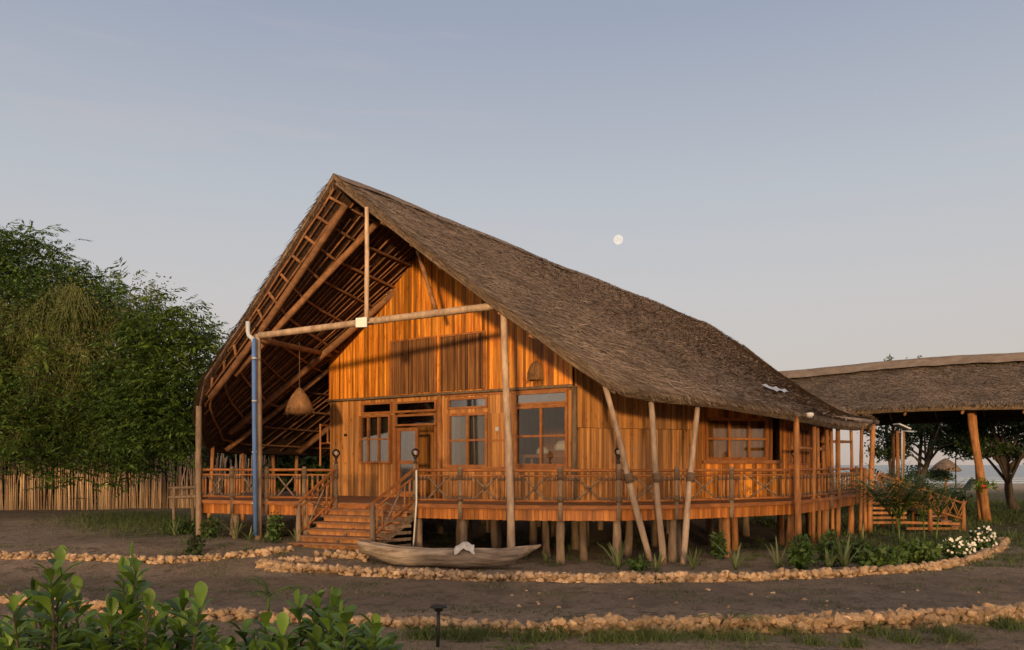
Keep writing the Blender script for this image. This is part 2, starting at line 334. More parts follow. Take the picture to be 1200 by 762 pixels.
for i, y in enumerate((124, 131, 140, 155, 175)):        # breakers rolling in
    pts = [(x, y+2.2*math.sin(x*.07+i*2)+1.2*noise.noise(Vector((x*.1, i, 0))), -.42) for x in range(-20, 190, 3)]
    if i != 1: mb.tube(pts, [.02+.10*abs(noise.noise(Vector((p[0]*.09, i*3, 1)))) for p in pts], 5)
tag(mb.build('sea_foam', M['greypipe']), kind='structure')

# ------------------------------------------------------------------ the big house
house = empty('thatched_house', (0, 24, 0), 'large orange timber house on stilts with a steep thatched roof and wraparound deck', 'house')
PK = (-4.24, 19.43, 9.05); QK = (9.5, 39.7, 9.0); GK = (11.5, 26.4, 3.62)
topR = [PK, QK, P3(866, 403, 37.6), P3(884, 421, 36), P3(893, 438, 34.3), P3(968, 473, 29), GK]; uR = [0, .66, .74, .82, .88, .94, 1]
eavR = [(2.05, 17.6, 3.98), (3.05, 18.0, 3.83), (4.5, 18.5, 3.74), (5.6, 19.2, 3.64), (7.15, 20.3, 3.50), (9.3, 23.4, 3.45), (10.7, 25.4, 3.5), GK]; vR = [0, .1, .2, .3, .42, .62, .85, 1]
topL = [PK, QK]; eavL = [(-7.87, 21.0, 4.45), (-8.45, 22.0, 3.7), (-9.75, 26.3, 2.8), (-6.8, 31.5, 2.75), (2.3, 44, 2.75)]; vL = [0, .06, .25, .42, 1]
def roof(side, u, w, dn=0):
    if side > 0: a, b = poly_at(topR, uR, u), smoothpoly(eavR, vR, u)
    else: a, b = poly_at(topL, [0, 1], u), smoothpoly(eavL, vL, u)
    if side > 0: a = a+Vector((0, 0, .025*math.sin(u*17)+.02*math.sin(u*41)))*(u > .01)
    p = a.lerp(b, w); p.z -= .12*math.sin(w*math.pi)*(1 if side > 0 else .4)+dn
    return p
def thk(u): return .07+.17*ss(0, .035, u)
def loft(side, nu, nw, dn=0, rough=0):
    vs = []
    for i in range(nu+1):
        for j in range(nw+1):
            p = roof(side, i/nu, j/nw, thk(i/nu) if dn else 0)
            if rough: p.z += rough*(noise.noise(p*1.3)+.7*noise.noise(p*3.7))+.055*((j/nw*20+.5*noise.noise(p*.8)) % 1)
            vs.append(p)
    fs = [(i*(nw+1)+j, i*(nw+1)+j+1, (i+1)*(nw+1)+j+1, (i+1)*(nw+1)+j) for i in range(nu) for j in range(nw)]
    return vs, fs
TH = .24
roofobj = None
for side in (1, -1):
    nu, nw = 110, 100
    vs, fs = loft(side, nu, nw, 0, .07); vb, _ = loft(side, nu, nw, TH)
    n = len(vs); f2 = [tuple(reversed([i+n for i in f])) for f in fs]
    rim = [j for j in range(nw+1)] + [i*(nw+1)+nw for i in range(1, nu+1)] + [nu*(nw+1)+j for j in range(nw-1, -1, -1)] + [i*(nw+1) for i in range(nu-1, 0, -1)]
    f3 = [(rim[k], rim[k]+n, rim[(k+1) % len(rim)]+n, rim[(k+1) % len(rim)]) for k in range(len(rim))]
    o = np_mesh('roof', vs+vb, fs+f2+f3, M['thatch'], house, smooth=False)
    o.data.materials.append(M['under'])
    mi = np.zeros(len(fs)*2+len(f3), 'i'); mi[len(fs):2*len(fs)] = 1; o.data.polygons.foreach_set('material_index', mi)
    if side > 0: roofobj = o
    else: roofL = o
    # loose palm leaf blades all over the slope, and a ragged fringe along verge and eave
    N = 85000 if side > 0 else 20000
    us = rng.random(N); ws = rng.random(N)**.95
    ne = int(N*.13); ws[:ne] = 1-rng.random(ne)*.015; nv = int(N*.07); us[ne:ne+nv] = rng.random(nv)*.006; 
    GU, GW = 220, 60
    grid = np.array([[roof(side, i/GU, j/GW) for j in range(GW+1)] for i in range(GU+1)])
    iu = np.clip((us*GU).astype(int), 0, GU-1); iw = np.clip((ws*GW).astype(int), 0, GW-1)
    fu = (us*GU-iu)[:, None]; fw = (ws*GW-iw)[:, None]
    g00, g10, g01, g11 = grid[iu, iw], grid[iu+1, iw], grid[iu, iw+1], grid[iu+1, iw+1]
    Pn = (g00*(1-fu)+g10*fu)*(1-fw)+(g01*(1-fu)+g11*fu)*fw
    dw = g01-g00; du = g10-g00
    dw /= np.linalg.norm(dw, axis=1)[:, None]+1e-9; du /= np.linalg.norm(du, axis=1)[:, None]+1e-9
    nn = np.cross(dw, du); nn *= np.sign(nn[:, 2:3]+1e-9); nn /= np.linalg.norm(nn, axis=1)[:, None]+1e-9
    an = rng.normal(0, .6, N); an[:ne] *= .45; an[us < .02] *= .3
    dr = dw*np.cos(an)[:, None]+du*np.sin(an)[:, None]
    L = rng.uniform(.12, .38, N)[:, None]; Wd = rng.uniform(.006, .017, N)[:, None]
    L[:ne] *= .8
    sd = np.cross(dr, nn)
    lift = rng.uniform(.0, .07 if side > 0 else .03, N)[:, None]
    P0 = Pn+nn*(.03+.05*rng.random(N)[:, None]); P1 = P0+dr*L+nn*lift
    P1[:ne, 2] -= rng.random(ne)*.16; P0[ne:ne+nv, 2] -= rng.random(nv)*.10; P1[ne:ne+nv] = P0[ne:ne+nv]+dw[ne:ne+nv]*L[ne:ne+nv]*.9+(rng.normal(0, .045, (nv, 3))-np.array([0, .05, .02]))
    Vv = np.stack([P0-sd*Wd, P0+sd*Wd, P1+sd*Wd*.4, P1-sd*Wd*.4], 1).reshape(-1, 3)
    np_mesh('thatch_leaf_layer', Vv, np.arange(N*4).reshape(-1, 4), M['blade'], o, tint=rng.random(N))['kind'] = 'stuff'
# ridge cap
mb = MB(); pts = []
for i in range(0, 61):
    u = i/60*.66; p = roof(1, u, 0); pts.append(p)
vs = []; nc = 7
for i, p in enumerate(pts):
    wv = .36+.06*noise.noise(Vector((i*.7, 0, 0)))
    for k in range(nc):
        a = (k/(nc-1)-.5)*2; dd = a*wv
        z = .075-(.72 if dd > 0 else 1.05)*abs(dd)-.02*noise.noise(Vector((i*.5, a*2, 5)))
        q = p+EX*dd; q.z = p.z+z; vs.append(q)
fs = [(i*nc+k, i*nc+k+1, (i+1)*nc+k+1, (i+1)*nc+k) for i in range(60) for k in range(nc-1)]
mb.add(vs, fs, .5, True); mb.build('ridge_cap', M['cap'], roofobj)
vs = [];
mb = MB()
# a strip of tin patched into the thatch near the eave
for i in range(10):
    pass
def on_roofR(px, v):
    best = None
    for i in range(0, 201):
        for j in range(0, 61):
            p = roof(1, i/200, j/60); x = 600+F*p.x/p.y; y = HOR-F*(p.z-H)/p.y
            d = (x-px)**2+(y-v)**2
            if best is None or d < best[0]: best = (d, p, i/200, j/60)
    return best
b1 = on_roofR(897, 461); b2 = on_roofR(925, 465)
vs = []
for k in range(9):
    q = k/8; u = b1[2]*(1-q)+b2[2]*q; w = b1[3]*(1-q)+b2[3]*q
    for dwv in (-.018, .018): 
        p = roof(1, u, w+dwv*(1-.5*q)); p.z += .15+.03*math.sin(k*2.1+dwv*40); vs.append(p)
mb.add(vs, [(2*k, 2*k+1, 2*k+3, 2*k+2) for k in range(8)]); mb.build('tin_patch', M['metal'], roofobj)

bvv, bff = [], []
for side in (1, -1):
    vs, fs = loft(side, 60, 24, TH); b = len(bvv); bvv += vs; bff += [tuple(i+b for i in f) for f in fs]
BV = BVHTree.FromPolygons(bvv, bff)
def under(p, default=6.):
    h = BV.ray_cast(Vector((p[0], p[1], .5)), Vector((0, 0, 1)))
    return h[0].z-.02 if h[0] else default

# underside poles: purlins (along the roof), thin roof poles (down the slope), thick rafters
def under_line(side, u0, w0, u1, w1, off, seg=8):
    out = []
    for i in range(seg+1):
        q = i/seg; p = roof(side, u0+(u1-u0)*q, w0+(w1-w0)*q, thk(u0+(u1-u0)*q)+off); out.append(p+Vector((random.uniform(-.02, .02),)*3))
    return out
for i in range(60):
    u = .004+i*.0098+random.uniform(-.002, .002)
    w0 = random.choice((.02, .02, .08, .2)); w1 = random.choice((.97, .97, .9, .8))
    mb = MB(); mb.tube(under_line(-1, u, w0, u+random.uniform(-.006, .006), w1, .05), random.uniform(.018, .03), 5); mb.build('roof_pole', M['lath'], roofL)
for j in range(11):
    w = .05+j*.088
    mb = MB(); mb.tube(under_line(-1, .006, w, .75, w+random.uniform(-.01, .01), .11, 14), random.uniform(.028, .042), 6); mb.build('purlin', M['rafter'], roofL)
for (u0, w0, u1, w1, r, off) in ((.022, .02, .03, .93, .085, .22), (.07, .03, .042, .78, .085, .26), (.19, .1, .20, .9, .1, .2), (.24, .45, .25, .95, .08, .2), (.34, .3, .35, .95, .08, .2)):
    mb = MB(); mb.tube(under_line(-1, u0, w0, u1, w1, off), r, 8); mb.build('rafter', M['rafter'], roofL)
for i in range(26):
    u = .004+i*.02
    mb = MB(); mb.tube(under_line(1, u, .02, u, .97, .05), .03, 5); mb.build('roof_pole', M['rafter'], roofobj)
for j in range(9):
    mb = MB(); w = .06+j*.11; mb.tube(under_line(1, .006, w, .6, w, .11, 12), .04, 6); mb.build('purlin', M['rafter'], roofobj)
mb = MB(); mb.tube(under_line(1, .003, .0, .003, 1.0, .07), .05, 8); mb.build('verge_pole', M['bark'], roofobj)
mb = MB(); mb.tube(under_line(1, .012, .25, .016, 1.0, .04), .045, 8); mb.build('verge_pole', M['bark'], roofobj)
mb = MB(); mb.tube([P3(943, 486, 20.6), P3(975, 490, 23.4), P3(1028, 495, 26.6)], .075, 8); mb.build('eave_pole', M['pole'], roofobj)

# ---- deck
FL = 1.27
DK = [(-8.18, 21.4), (-7.14, 20.95), (-6.15, 20.6), (-5.16, 20.4), (-4.35, 20.3), (-2.27, 19.3), (-1.18, 18.9), (-.06, 18.5), (1.08, 18.3), (2.38, 18.3), (3.75, 18.75), (5.2, 19.5), (7.2, 20.8), (9.0, 23.2), (10.9, 26.0)]
back = [(12.5, 29), (7, 38), (-2, 33), (-9.6, 27.5)]
poly = DK+back
mb = MB(); n = len(poly)
mb.add([(x, y, FL) for x, y in poly]+[(x, y, FL-.08) for x, y in poly], [tuple(range(n)), tuple(reversed(range(n, 2*n)))]+[(i, i+n, (i+1) % n+n, (i+1) % n) for i in range(n)])
mb.build('deck_floor', M['step'], house)
def inset(p, q, d):     # inward normal of a deck edge
    e = (Vector((*q, 0))-Vector((*p, 0))).normalized(); return Vector((-e.y, e.x, 0))*d
mb = MB(); mr = MB()
ring = DK+[back[0]]
for i in range(len(ring)-1):
    if i == 4:
        mb.build('fascia', M['fascia'], house); mr.build('rim_beam', M['rail'], house); mb = MB(); mr = MB(); continue
    p, q = Vector((*ring[i], 0)), Vector((*ring[i+1], 0)); L = (q-p).length; e = (q-p)/L; nrm = Vector((e.y, -e.x, 0))
    k = 0.
    while k < L:
        w = random.uniform(.07, .12); k2 = min(L, k+w); o1 = nrm*(.03+random.uniform(0, .01)); zb = .95+random.uniform(-.006, .006); zt = 1.2
        a, b = p+e*(k+.003), p+e*(k2-.003)
        mb.hexa([a+Vector((0, 0, zb)), b+Vector((0, 0, zb)), b+nrm*-.03+Vector((0, 0, zb)), a+nrm*-.03+Vector((0, 0, zb))]+[a+o1*0+Vector((0, 0, zt)), b+Vector((0, 0, zt)), b+nrm*-.03+Vector((0, 0, zt)), a+nrm*-.03+Vector((0, 0, zt))])
        k = k2
    mr.beam(p+nrm*.035+Vector((0, 0, 1.25)), q+nrm*.035+Vector((0, 0, 1.25)), .07, .09)
mb.build('fascia', M['fascia'], house); mr.build('rim_beam', M['rail'], house)
mb = MB()   # stair opening edge
mb.beam((-4.35, 20.32, 1.15), (-2.27, 19.32, 1.15), .06, .2); mb.build('stair_header', M['rail'], house)
# under-deck joists
for i in range(9):
    mb = MB(); a = RS(-8+i*1.4, (.8, .3, -.5, -1.0, -1.0, -.9, -.3, .3, 1.2)[i], 1.10); b = RS(-8+i*1.4, 9, 1.10); mb.pole(a, b, .07, bend=.0); mb.build('joist', M['bark'], house)
def stilt(x, y, top=1.05, r=.095, m='bark', lean=(0, 0)):
    mb = MB(); z = gz(x, y); mb.pole((x+lean[0], y+lean[1], z-.1), (x, y, top), r*1.1, r*.92, .02, 9); return mb.build('stilt', M[m], house)
for i, (x, y) in enumerate(DK):
    d = inset(DK[max(0, i-1)], DK[min(len(DK)-1, i+1)], .14)
    stilt(x+d.x, y+d.y, .97, .1, 'bark' if x < 4.5 else 'orangepole')
for i in range(len(DK)-1):
    if i in (3, 4): continue
    p, q = Vector((*DK[i], 0)), Vector((*DK[i+1], 0)); d = inset(DK[i], DK[i+1], .8+.3*(i % 2)); m_ = p.lerp(q, .42+.15*(i % 2))+d
    stilt(m_.x, m_.y, 1.05, .09, 'bark' if m_.x < 5 else 'orangepole', (random.uniform(-.08, .08), 0))
    m2 = p.lerp(q, .1)+d*2.6; stilt(m2.x, m2.y, 1.05, .1)
for r_ in (-8, -5.5, -3, -.5, 2):
    for s_ in (1.5, 4, 7):
        p = RS(r_, s_); stilt(p.x, p.y, 1.05, .1)

# ---- railings
def railing(a, b, parent, za=0, zb=0, n_side=3, cross=True):
    a = Vector((a[0], a[1], 0)); b = Vector((b[0], b[1], 0)); e = (b-a).normalized(); L = (b-a).length
    def q(t, z): p = a.lerp(b, t); p.z = z+za+(zb-za)*t; return p
    mb = MB(); mb.pole(q(-.03, 2.075), q(1.03, 2.075+random.uniform(-.01, .01)), .036, .032, .01, 7); mb.pole(q(0, 1.955), q(1, 1.95), .024, .022, .01, 6); mb.pole(q(0, 1.39), q(1, 1.39), .03, .03, .01, 6)
    r = mb.build('railing', M['rail'], parent)
    c0, c1 = (.24, .76) if cross else (.5, .5)
    ts = [c0*(k+.6)/n_side*.98 for k in range(n_side)]+[1-c0*(k+.6)/n_side*.98 for k in range(n_side)]
    if not cross: ts = [(k+.5)/(2*n_side) for k in range(2*n_side)]
    for t in ts:
        t += random.uniform(-.008, .008)
        m1 = MB(); m1.pole(q(t, 1.36), q(t+random.uniform(-.006, .006), 1.97), .032, .029, .01, 6, seg=2); m1.build('baluster', M['orangepole'], r)
        for z in (1.44, 1.88): wr = MB(); wr.tube([q(t, z-.035), q(t, z+.035)], .038, 6); wr.build('rope_binding', M['wrap'], r)
    if cross:
        for (t0, t1) in ((c0+.03, c1-.03), (c1-.03, c0+.03)):
            m1 = MB(); m1.pole(q(t0, 1.40), q(t1, 1.93), .022, .019, .015, 6, seg=4); m1.build('cross_brace', M['bark'], r)
            for w in (.06, .5, .94):
                c = q(t0+(t1-t0)*w, 1.40+.53*w); dd = (q(t1, 1.93)-q(t0, 1.40)).normalized()*.05; wr = MB(); wr.tube([c-dd, c+dd], .029, 6); wr.build('rope_binding', M['wrap'], r)
    return r
rail_pts = [DK[i] for i in range(5)]
def shift(i, d=.0):
    return DK[i]
for i in range(len(DK)-1):
    if i in (3, 4): continue
    railing(DK[i], DK[i+1], house, n_side=3 if i < 12 else 5, cross=(i < 12))
railing(DK[3], DK[4], house, cross=False, n_side=3)
railing(DK[14], (12.2, 28.4), house, cross=False, n_side=5)
for i, (x, y) in enumerate(DK):
    if i in (0,): continue
    mb = MB(); d = inset(DK[max(0, i-1)], DK[min(len(DK)-1, i+1)], -.03)
    mb.pole((x+d.x, y+d.y, .96), (x+d.x, y+d.y, 2.16 if i not in (4, 5, 9, 12) else 2.22), .058, .052, .01, 8); rp_ = mb.build('rail_post', M['bark'], house)
    for z0, z1 in ((1.36, 1.50), (1.86, 2.1)):
        mb = MB(); mb.tube([(x+d.x, y+d.y, z0), (x+d.x, y+d.y, z1)], .066, 8); mb.build('rope_binding', M['wrap'], rp_)

# ---- stairs at the front
LT, LB, RT, RB = Vector((-4.3, 20.32, 0)), Vector((-5.05, 18.85, 0)), Vector((-2.32, 19.32, 0)), Vector((-3.15, 18.15, 0))
st = MB(); NS = 6
stairs = None
g0 = .28
mbs = MB()
for a, b in ((LT, LB), (RT, RB), ((LT+RT)/2, (LB+RB)/2)):
    mbs.beam(a.lerp(b, .0)+Vector((0, 0, 1.0)), a.lerp(b, .97)+Vector((0, 0, g0+.02)), .06, .16)
stairs = mbs.build('staircase', M['bark'], house)
for k in range(NS):
    q0, q1 = k/NS, (k+1.18)/NS; zt = FL-(FL-g0)*(k+1)/(NS+1)
    a, b, c, d = LT.lerp(LB, q0), RT.lerp(RB, q0), RT.lerp(RB, q1), LT.lerp(LB, q1)
    mb = MB(); up = Vector((0, 0, 1)); ex = (d-c).normalized()*.08
    v = [d+ex, c-ex, b-ex, a+ex]
    mb.hexa([p+up*(zt-.045) for p in v]+[p+up*zt for p in v], .3); mb.build('tread', M['step'], stairs)
    mb = MB(); ins = (a-d).normalized()*.05
    mb.hexa([p+up*(zt-.047-.105) for p in (d+ins, c+ins, c+ins*1.7, d+ins*1.7)]+[p+up*(zt-.047) for p in (d+ins, c+ins, c+ins*1.7, d+ins*1.7)], random.random()); mb.build('riser', M['orangepole'], stairs)
# slatted stair side on the right
mb = MB()
for k in range(6): mb.beam(Vector((-3.12, 18.33, .18+k*.15)), Vector((-2.36, 19.1, .18+k*.15)), .03, .07)
mb.build('side_slats', M['bark'], stairs)
for (T, Bt, zt, zb, gnd) in (((-4.35, 20.27), (-4.98, 19.1), 2.12, 1.3, .3), ((-2.27, 19.27), (-3.12, 18.3), 2.12, 1.33, .1)):
    mb = MB(); a, b = Vector((*T, 0)), Vector((*Bt, 0)); up = Vector((0, 0, 1))
    mb.beam(a+up*zt, a.lerp(b, 1.12)+up*(zb-.09), .07, .05); mb.pole(a+up*(zt-.18), b+up*(zb-.14), .024, bend=.01); mb.pole(a+up*(zt-.72), b+up*(zb-.72), .03, bend=.01)
    sr = mb.build('stair_rail', M['rail'], house)
    mb = MB(); mb.pole(b+up*(gnd-.05), b+up*(zb+.02), .065, .06, .01); mb.build('newel_post', M['bark'], sr)
    for t in (.14, .26, .78, .9):
        mb = MB(); c = a.lerp(b, t); z = zt+(zb-zt)*t; mb.pole(c+up*(z-.74), c+up*(z-.15), .024, seg=2); mb.build('baluster', M['orangepole'], sr)
    for (t0, d0, t1, d1) in ((.32, -.7, .72, -.2), (.32, -.2, .72, -.7)):
        mb = MB(); c = a.lerp(b, t0); d = a.lerp(b, t1); mb.pole(c+up*(zt+(zb-zt)*t0+d0), d+up*(zt+(zb-zt)*t1+d1), .022); mb.build('cross_brace', M['bark'], sr)

# ---- walls
class Wall:
    def __init__(s, p0, p1):
        s.p0, s.p1 = Vector((p0[0], p0[1], 0)), Vector((p1[0], p1[1], 0)); s.L = (s.p1-s.p0).length; s.e = (s.p1-s.p0)/s.L
        s.n = Vector((s.e.y, -s.e.x, 0))          # faces out (to the viewer's right-hand rule: p0 left, p1 right)
    def at(s, t, z, off=0): return s.p0+s.e*t+s.n*off+Vector((0, 0, z))
    def t(s, px):
        k = (px-600)/F; return (k*s.p0.y-s.p0.x)/(s.e.x-k*s.e.y)
    def z(s, px, v): y = (s.p0+s.e*s.t(px)).y; return H+(HOR-v)/F*y
    def rect(s, x0, x1, vt, vb):
        xm = (x0+x1)/2; return s.t(x0), s.t(x1), s.z(xm, vb), s.z(xm, vt)
    def box(s, mb, t0, t1, z0, z1, o0, o1, tint=None, z1b=None):
        z1b = z1 if z1b is None else z1b
        mb.hexa([s.at(t0, z0, o1), s.at(t1, z0, o1), s.at(t1, z0, o0), s.at(t0, z0, o0), s.at(t0, z1, o1), s.at(t1, z1b, o1), s.at(t1, z1b, o0), s.at(t0, z1, o0)], tint)
    def planks(s, mb, t0, t1, z0, z1, holes=(), w=(.05, .085), off=0, th=.03):
        """z1: number or function of t"""
        fz = z1 if callable(z1) else (lambda t: z1)
        cuts = sorted({t0, t1}|{min(max(c, t0), t1) for h in holes for c in h[:2]})
        for a, b in zip(cuts[:-1], cuts[1:]):
            k = a
            while k < b-1e-4:
                k2 = k+random.uniform(*w)
                if b-k2 < .04: k2 = b
                m_ = (k+k2)/2; segs = [(z0, None)]
                hs = sorted([(h[2], h[3]) for h in holes if h[0] <= m_ <= h[1]])
                cur = z0; out = []
                for h0, h1 in hs:
                    if h0 > cur: out.append((cur, h0, None))
                    cur = max(cur, h1)
                out.append((cur, fz(k), fz(k2)))
                ti = random.random(); d = random.uniform(0, .008)
                for c0, c1, c2 in out:
                    if c1-c0 > .02: s.box(mb, k+.0028, k2-.0028, c0, c1, off-th, off+d, ti, c2)
                k = k2
def window(W, parent, t0, t1, z0, z1, cols=2, rows=2, off=.02, fw=.055, depth=.09, label=None, m='frame', split=None, curtain=None):
    mb = MB()
    W.box(mb, t0, t0+fw, z0, z1, off-depth, off+.03); W.box(mb, t1-fw, t1, z0, z1, off-depth, off+.03)
    W.box(mb, t0+fw, t1-fw, z1-fw, z1, off-depth, off+.028); W.box(mb, t0+fw, t1-fw, z0, z0+fw, off-depth, off+.028)
    mw = fw*.75; cs = split or [t0+(t1-t0)*k/cols for k in range(1, cols)]
    for c in cs: W.box(mb, c-mw/2, c+mw/2, z0+fw, z1-fw, off-depth*.6, off+.02)
    xs_ = [t0+fw-mw/2]+cs+[t1-fw+mw/2]; zs_ = [z0+fw]+[z0+(z1-z0)*k/rows for k in range(1, rows)]+[z1-fw]
    for a, b in zip(xs_[:-1], xs_[1:]):
        for zz in zs_[1:-1]: W.box(mb, a+mw/2, b-mw/2, zz-mw/2, zz+mw/2, off-depth*.6, off+.018)
    o = mb.build('window', M[m], parent)
    if label: o['label'] = label
    if curtain:
        cm = MB(); n_ = 40; vs = []
        for i in range(n_+1):
            for z in (z0-.1, z1+.05): vs.append(W.at(t0-.1+(t1-t0+.2)*i/n_, z, off-.26+.03*math.sin(i*1.3)+.012*math.sin(i*3.1)))
        cm.add(vs, [(2*i, 2*i+2, 2*i+3, 2*i+1) for i in range(n_)], .5, True); cm.build('curtain', M[curtain], o)
    for a, b in zip(xs_[:-1], xs_[1:]):
        for k in range(len(zs_)-1):
            g_ = MB(); W.box(g_, a+mw/2, b-mw/2, zs_[k]+(mw/2 if k else 0), zs_[k+1]-(mw/2 if k < len(zs_)-2 else 0), off-.03, off-.024); g_.build('pane', M['glass2' if rows*cols == 1 else 'glass'], o)
    return o
A = RS(-8.62, 0); Bc = RS(0, 0)
W1 = Wall((A.x, A.y), (Bc.x, Bc.y))
ZT = 4.16
top1 = lambda t: max(ZT, under(W1.at(t, 0)))
rc = W1.rect
w_a = rc(424, 460, 487, 543); w_at = rc(424, 460, 472, 485)
d_t1 = rc(463, 512, 470, 483); d_t2 = rc(463, 512, 485.5, 499); d_o = (W1.t(463), W1.t(512), FL, W1.z(488, 500.5))
w_b = rc(525, 572, 484, 548); w_bt = rc(525, 572, 466, 479)
w_c = rc(604, 666, 475, 547); w_ct = rc(604, 666, 459, 474)
holes = [w_a, w_at, (d_o[0], d_o[1], FL, d_t1[3]), w_b, w_bt, w_c, w_ct]
holes = [tuple(h) for h in holes]
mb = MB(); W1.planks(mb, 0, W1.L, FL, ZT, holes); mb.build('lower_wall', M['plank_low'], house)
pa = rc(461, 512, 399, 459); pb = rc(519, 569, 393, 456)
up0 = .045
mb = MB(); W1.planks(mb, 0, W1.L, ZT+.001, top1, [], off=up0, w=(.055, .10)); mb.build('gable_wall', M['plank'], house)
mb = MB(); mb.pole(W1.at(-.05, ZT, up0+.05), W1.at(W1.L+.05, ZT, up0+.05), .04, .04, .006, 8, seg=10); mb.build('trim_pole', M['bark'], house)
for r4 in (pa, pb):
    z0, z1 = ZT+.07, r4[3]
    mb = MB(); t = r4[0]
    while t < r4[1]:
        w = random.uniform(.025, .045); W1.box(mb, t, t+w-.008, z0, z1, up0+.01, up0+.03+random.uniform(0, .015)); t += w
    rp_ = mb.build('reed_panel', M['reed'], house)
    mb = MB(); W1.box(mb, r4[0]-.05, r4[1]+.05, z1, z1+.05, up0+.01, up0+.06); W1.box(mb, r4[0]-.05, r4[0], z0, z1, up0+.01, up0+.058); W1.box(mb, r4[1], r4[1]+.05, z0, z1, up0+.01, up0+.058); mb.build('frame', M['frame'], rp_)
window(W1, house, *w_at[:2], *w_at[2:], 1, 1); window(W1, house, *w_a, 3, 2, off=.10, depth=.18, split=[w_a[0]+(w_a[1]-w_a[0])*.28, w_a[0]+(w_a[1]-w_a[0])*.62], curtain='curtainB', label='small box window left of the door')
window(W1, house, *d_t1, 1, 1); window(W1, house, *d_t2, 1, 1)
window(W1, house, *w_bt, 1, 1); window(W1, house, *w_b, 2, 2, fw=.075, curtain='curtainB'); window(W1, house, *w_ct, 1, 1); window(W1, house, *w_c, 2, 2, fw=.075, label='right hand casement window with white bundles behind it')
# door frame and half open leaf
mb = MB(); W1.box(mb, d_o[0], d_o[0]+.06, FL, d_o[3], -.08, .05); W1.box(mb, d_o[1]-.06, d_o[1], FL, d_o[3], -.08, .05)
df = mb.build('door_frame', M['frame'], house)
t0, t1 = d_o[0]+.065, W1.t(489); z0, z1 = FL+.02, d_o[3]-.01
mb = MB(); fw = .1
W1.box(mb, t0, t0+fw, z0, z1, -.06, -.02); W1.box(mb, t1-fw, t1, z0, z1, -.06, -.02)
for a, b in ((z0, z0+.16), (z0+(z1-z0)*.5-.05, z0+(z1-z0)*.5+.05), (z1-.1, z1)): W1.box(mb, t0+fw, t1-fw, a, b, -.058, -.022)
dr_ = mb.build('door', M['frame'], house); dr_['label'] = 'left door leaf with two glazed panels'
for a, b in ((z0+.16, z0+(z1-z0)*.5-.05), (z0+(z1-z0)*.5+.05, z1-.1)):
    g_ = MB(); W1.box(g_, t0+fw, t1-fw, a, b, -.043, -.037); g_.build('pane', M['glass'], dr_)
hb = MB(); hb.tube([W1.at(t1-.05, 2.25, -.02), W1.at(t1-.05, 2.25, .04)], .02, 8); hb.build('handle', M['metal'], dr_)
# solid shutter with a small vent beside window b, door posts
sh = rc(572, 592, 484, 548); mb = MB(); W1.planks(mb, sh[0]+.02, sh[1], sh[2], sh[3], [], off=.04, w=(.1, .14)); so_ = mb.build('shutter', M['plank_low'], house)
mb = MB(); zc = W1.z(584, 503); tc_ = W1.t(584); W1.box(mb, tc_-.05, tc_+.05, zc-.05, zc+.05, .05, .065); mb.build('vent', M['greypipe'], so_)
mb = MB(); W1.box(mb, sh[0]+.02, sh[1]+.03, (sh[2]+sh[3])/2-.025, (sh[2]+sh[3])/2+.025, .05, .07); W1.box(mb, sh[1], sh[1]+.05, sh[2], sh[3], .0, .068); mb.build('frame', M['frame'], so_)
for (x0, m_) in ((516.5, 'orangepole'), (677, 'bark')):
    mb = MB(); t = W1.t(x0); mb.pole(W1.at(min(t, W1.L+.06), FL, .05), W1.at(min(t, W1.L+.06), ZT-.02, .05), .075, .07, .01); mb.build('wall_post', M[m_], house)
mb = MB(); W1.box(mb, W1.t(521), W1.L, w_c[2]-.07, w_c[2]-.005, .0, .09); mb.build('sill_beam', M['frame'], house)
mb = MB(); W1.box(mb, W1.t(522), W1.t(669), w_ct[3]+.002, ZT-.045, .0, .05); mb.build('lintel', M['frame'], house)
for px_, v_ in ((405.5, 510), (404, 586)):
    mb = MB(); tt = W1.t(px_); zz = W1.z(px_, v_); W1.box(mb, tt-.06, tt+.06, zz-.04, zz+.04, .01, .03); mb.build('wall_socket', M['dark'], house)
# right walls
C1 = (4.75, 21.6); D1 = (7.35, 22.45); W2e = RS(0, 0)
D2 = Vector((D1[0], D1[1], 0))+DX*5.6
def zt(W): return lambda t: max(2.5, under(W.at(t, 0, -.02), 4.4))
W2 = Wall((Bc.x+.03, Bc.y), C1); W3 = Wall(C1, D1); W4 = Wall(D1, (D2.x, D2.y))
mb = MB(); zs = 3.12
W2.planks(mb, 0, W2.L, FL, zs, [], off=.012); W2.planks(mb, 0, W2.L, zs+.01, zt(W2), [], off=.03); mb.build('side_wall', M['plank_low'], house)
w3h = W3.rect(826, 899, 490, 539); op = (W3.t(900.5), W3.t(912), FL, W3.z(906, 488))
mb = MB(); W3.planks(mb, 0, W3.L, FL, zt(W3), [w3h, (W3.t(905), W3.L-.02, 2.25, W3.z(905, 488))], off=.01); mb.build('side_wall', M['plank'], house)
window(W3, house, *w3h, 3, 2, fw=.07, split=[w3h[0]+(w3h[1]-w3h[0])*.38, w3h[0]+(w3h[1]-w3h[0])*.70], label='triple window in the right hand wall', m='fascia', curtain='curtainA')
mb = MB(); W3.box(mb, w3h[0]-.1, W3.L-.03, w3h[2]-.1, w3h[2]-.01, .02, .1); mb.build('sill_beam', M['frame'], house)
h4 = [(.5, 1.15, 2.2, 3.3), (1.9, 2.8, 2.2, 3.3), (3.6, 4.5, 2.2, 3.3)]
mb = MB(); W4.planks(mb, 0, W4.L, FL, zt(W4), h4, off=.01); mb.build('side_wall', M['plank'], house)
for h in h4: window(W4, house, *h, 2, 2, curtain='curtainA')
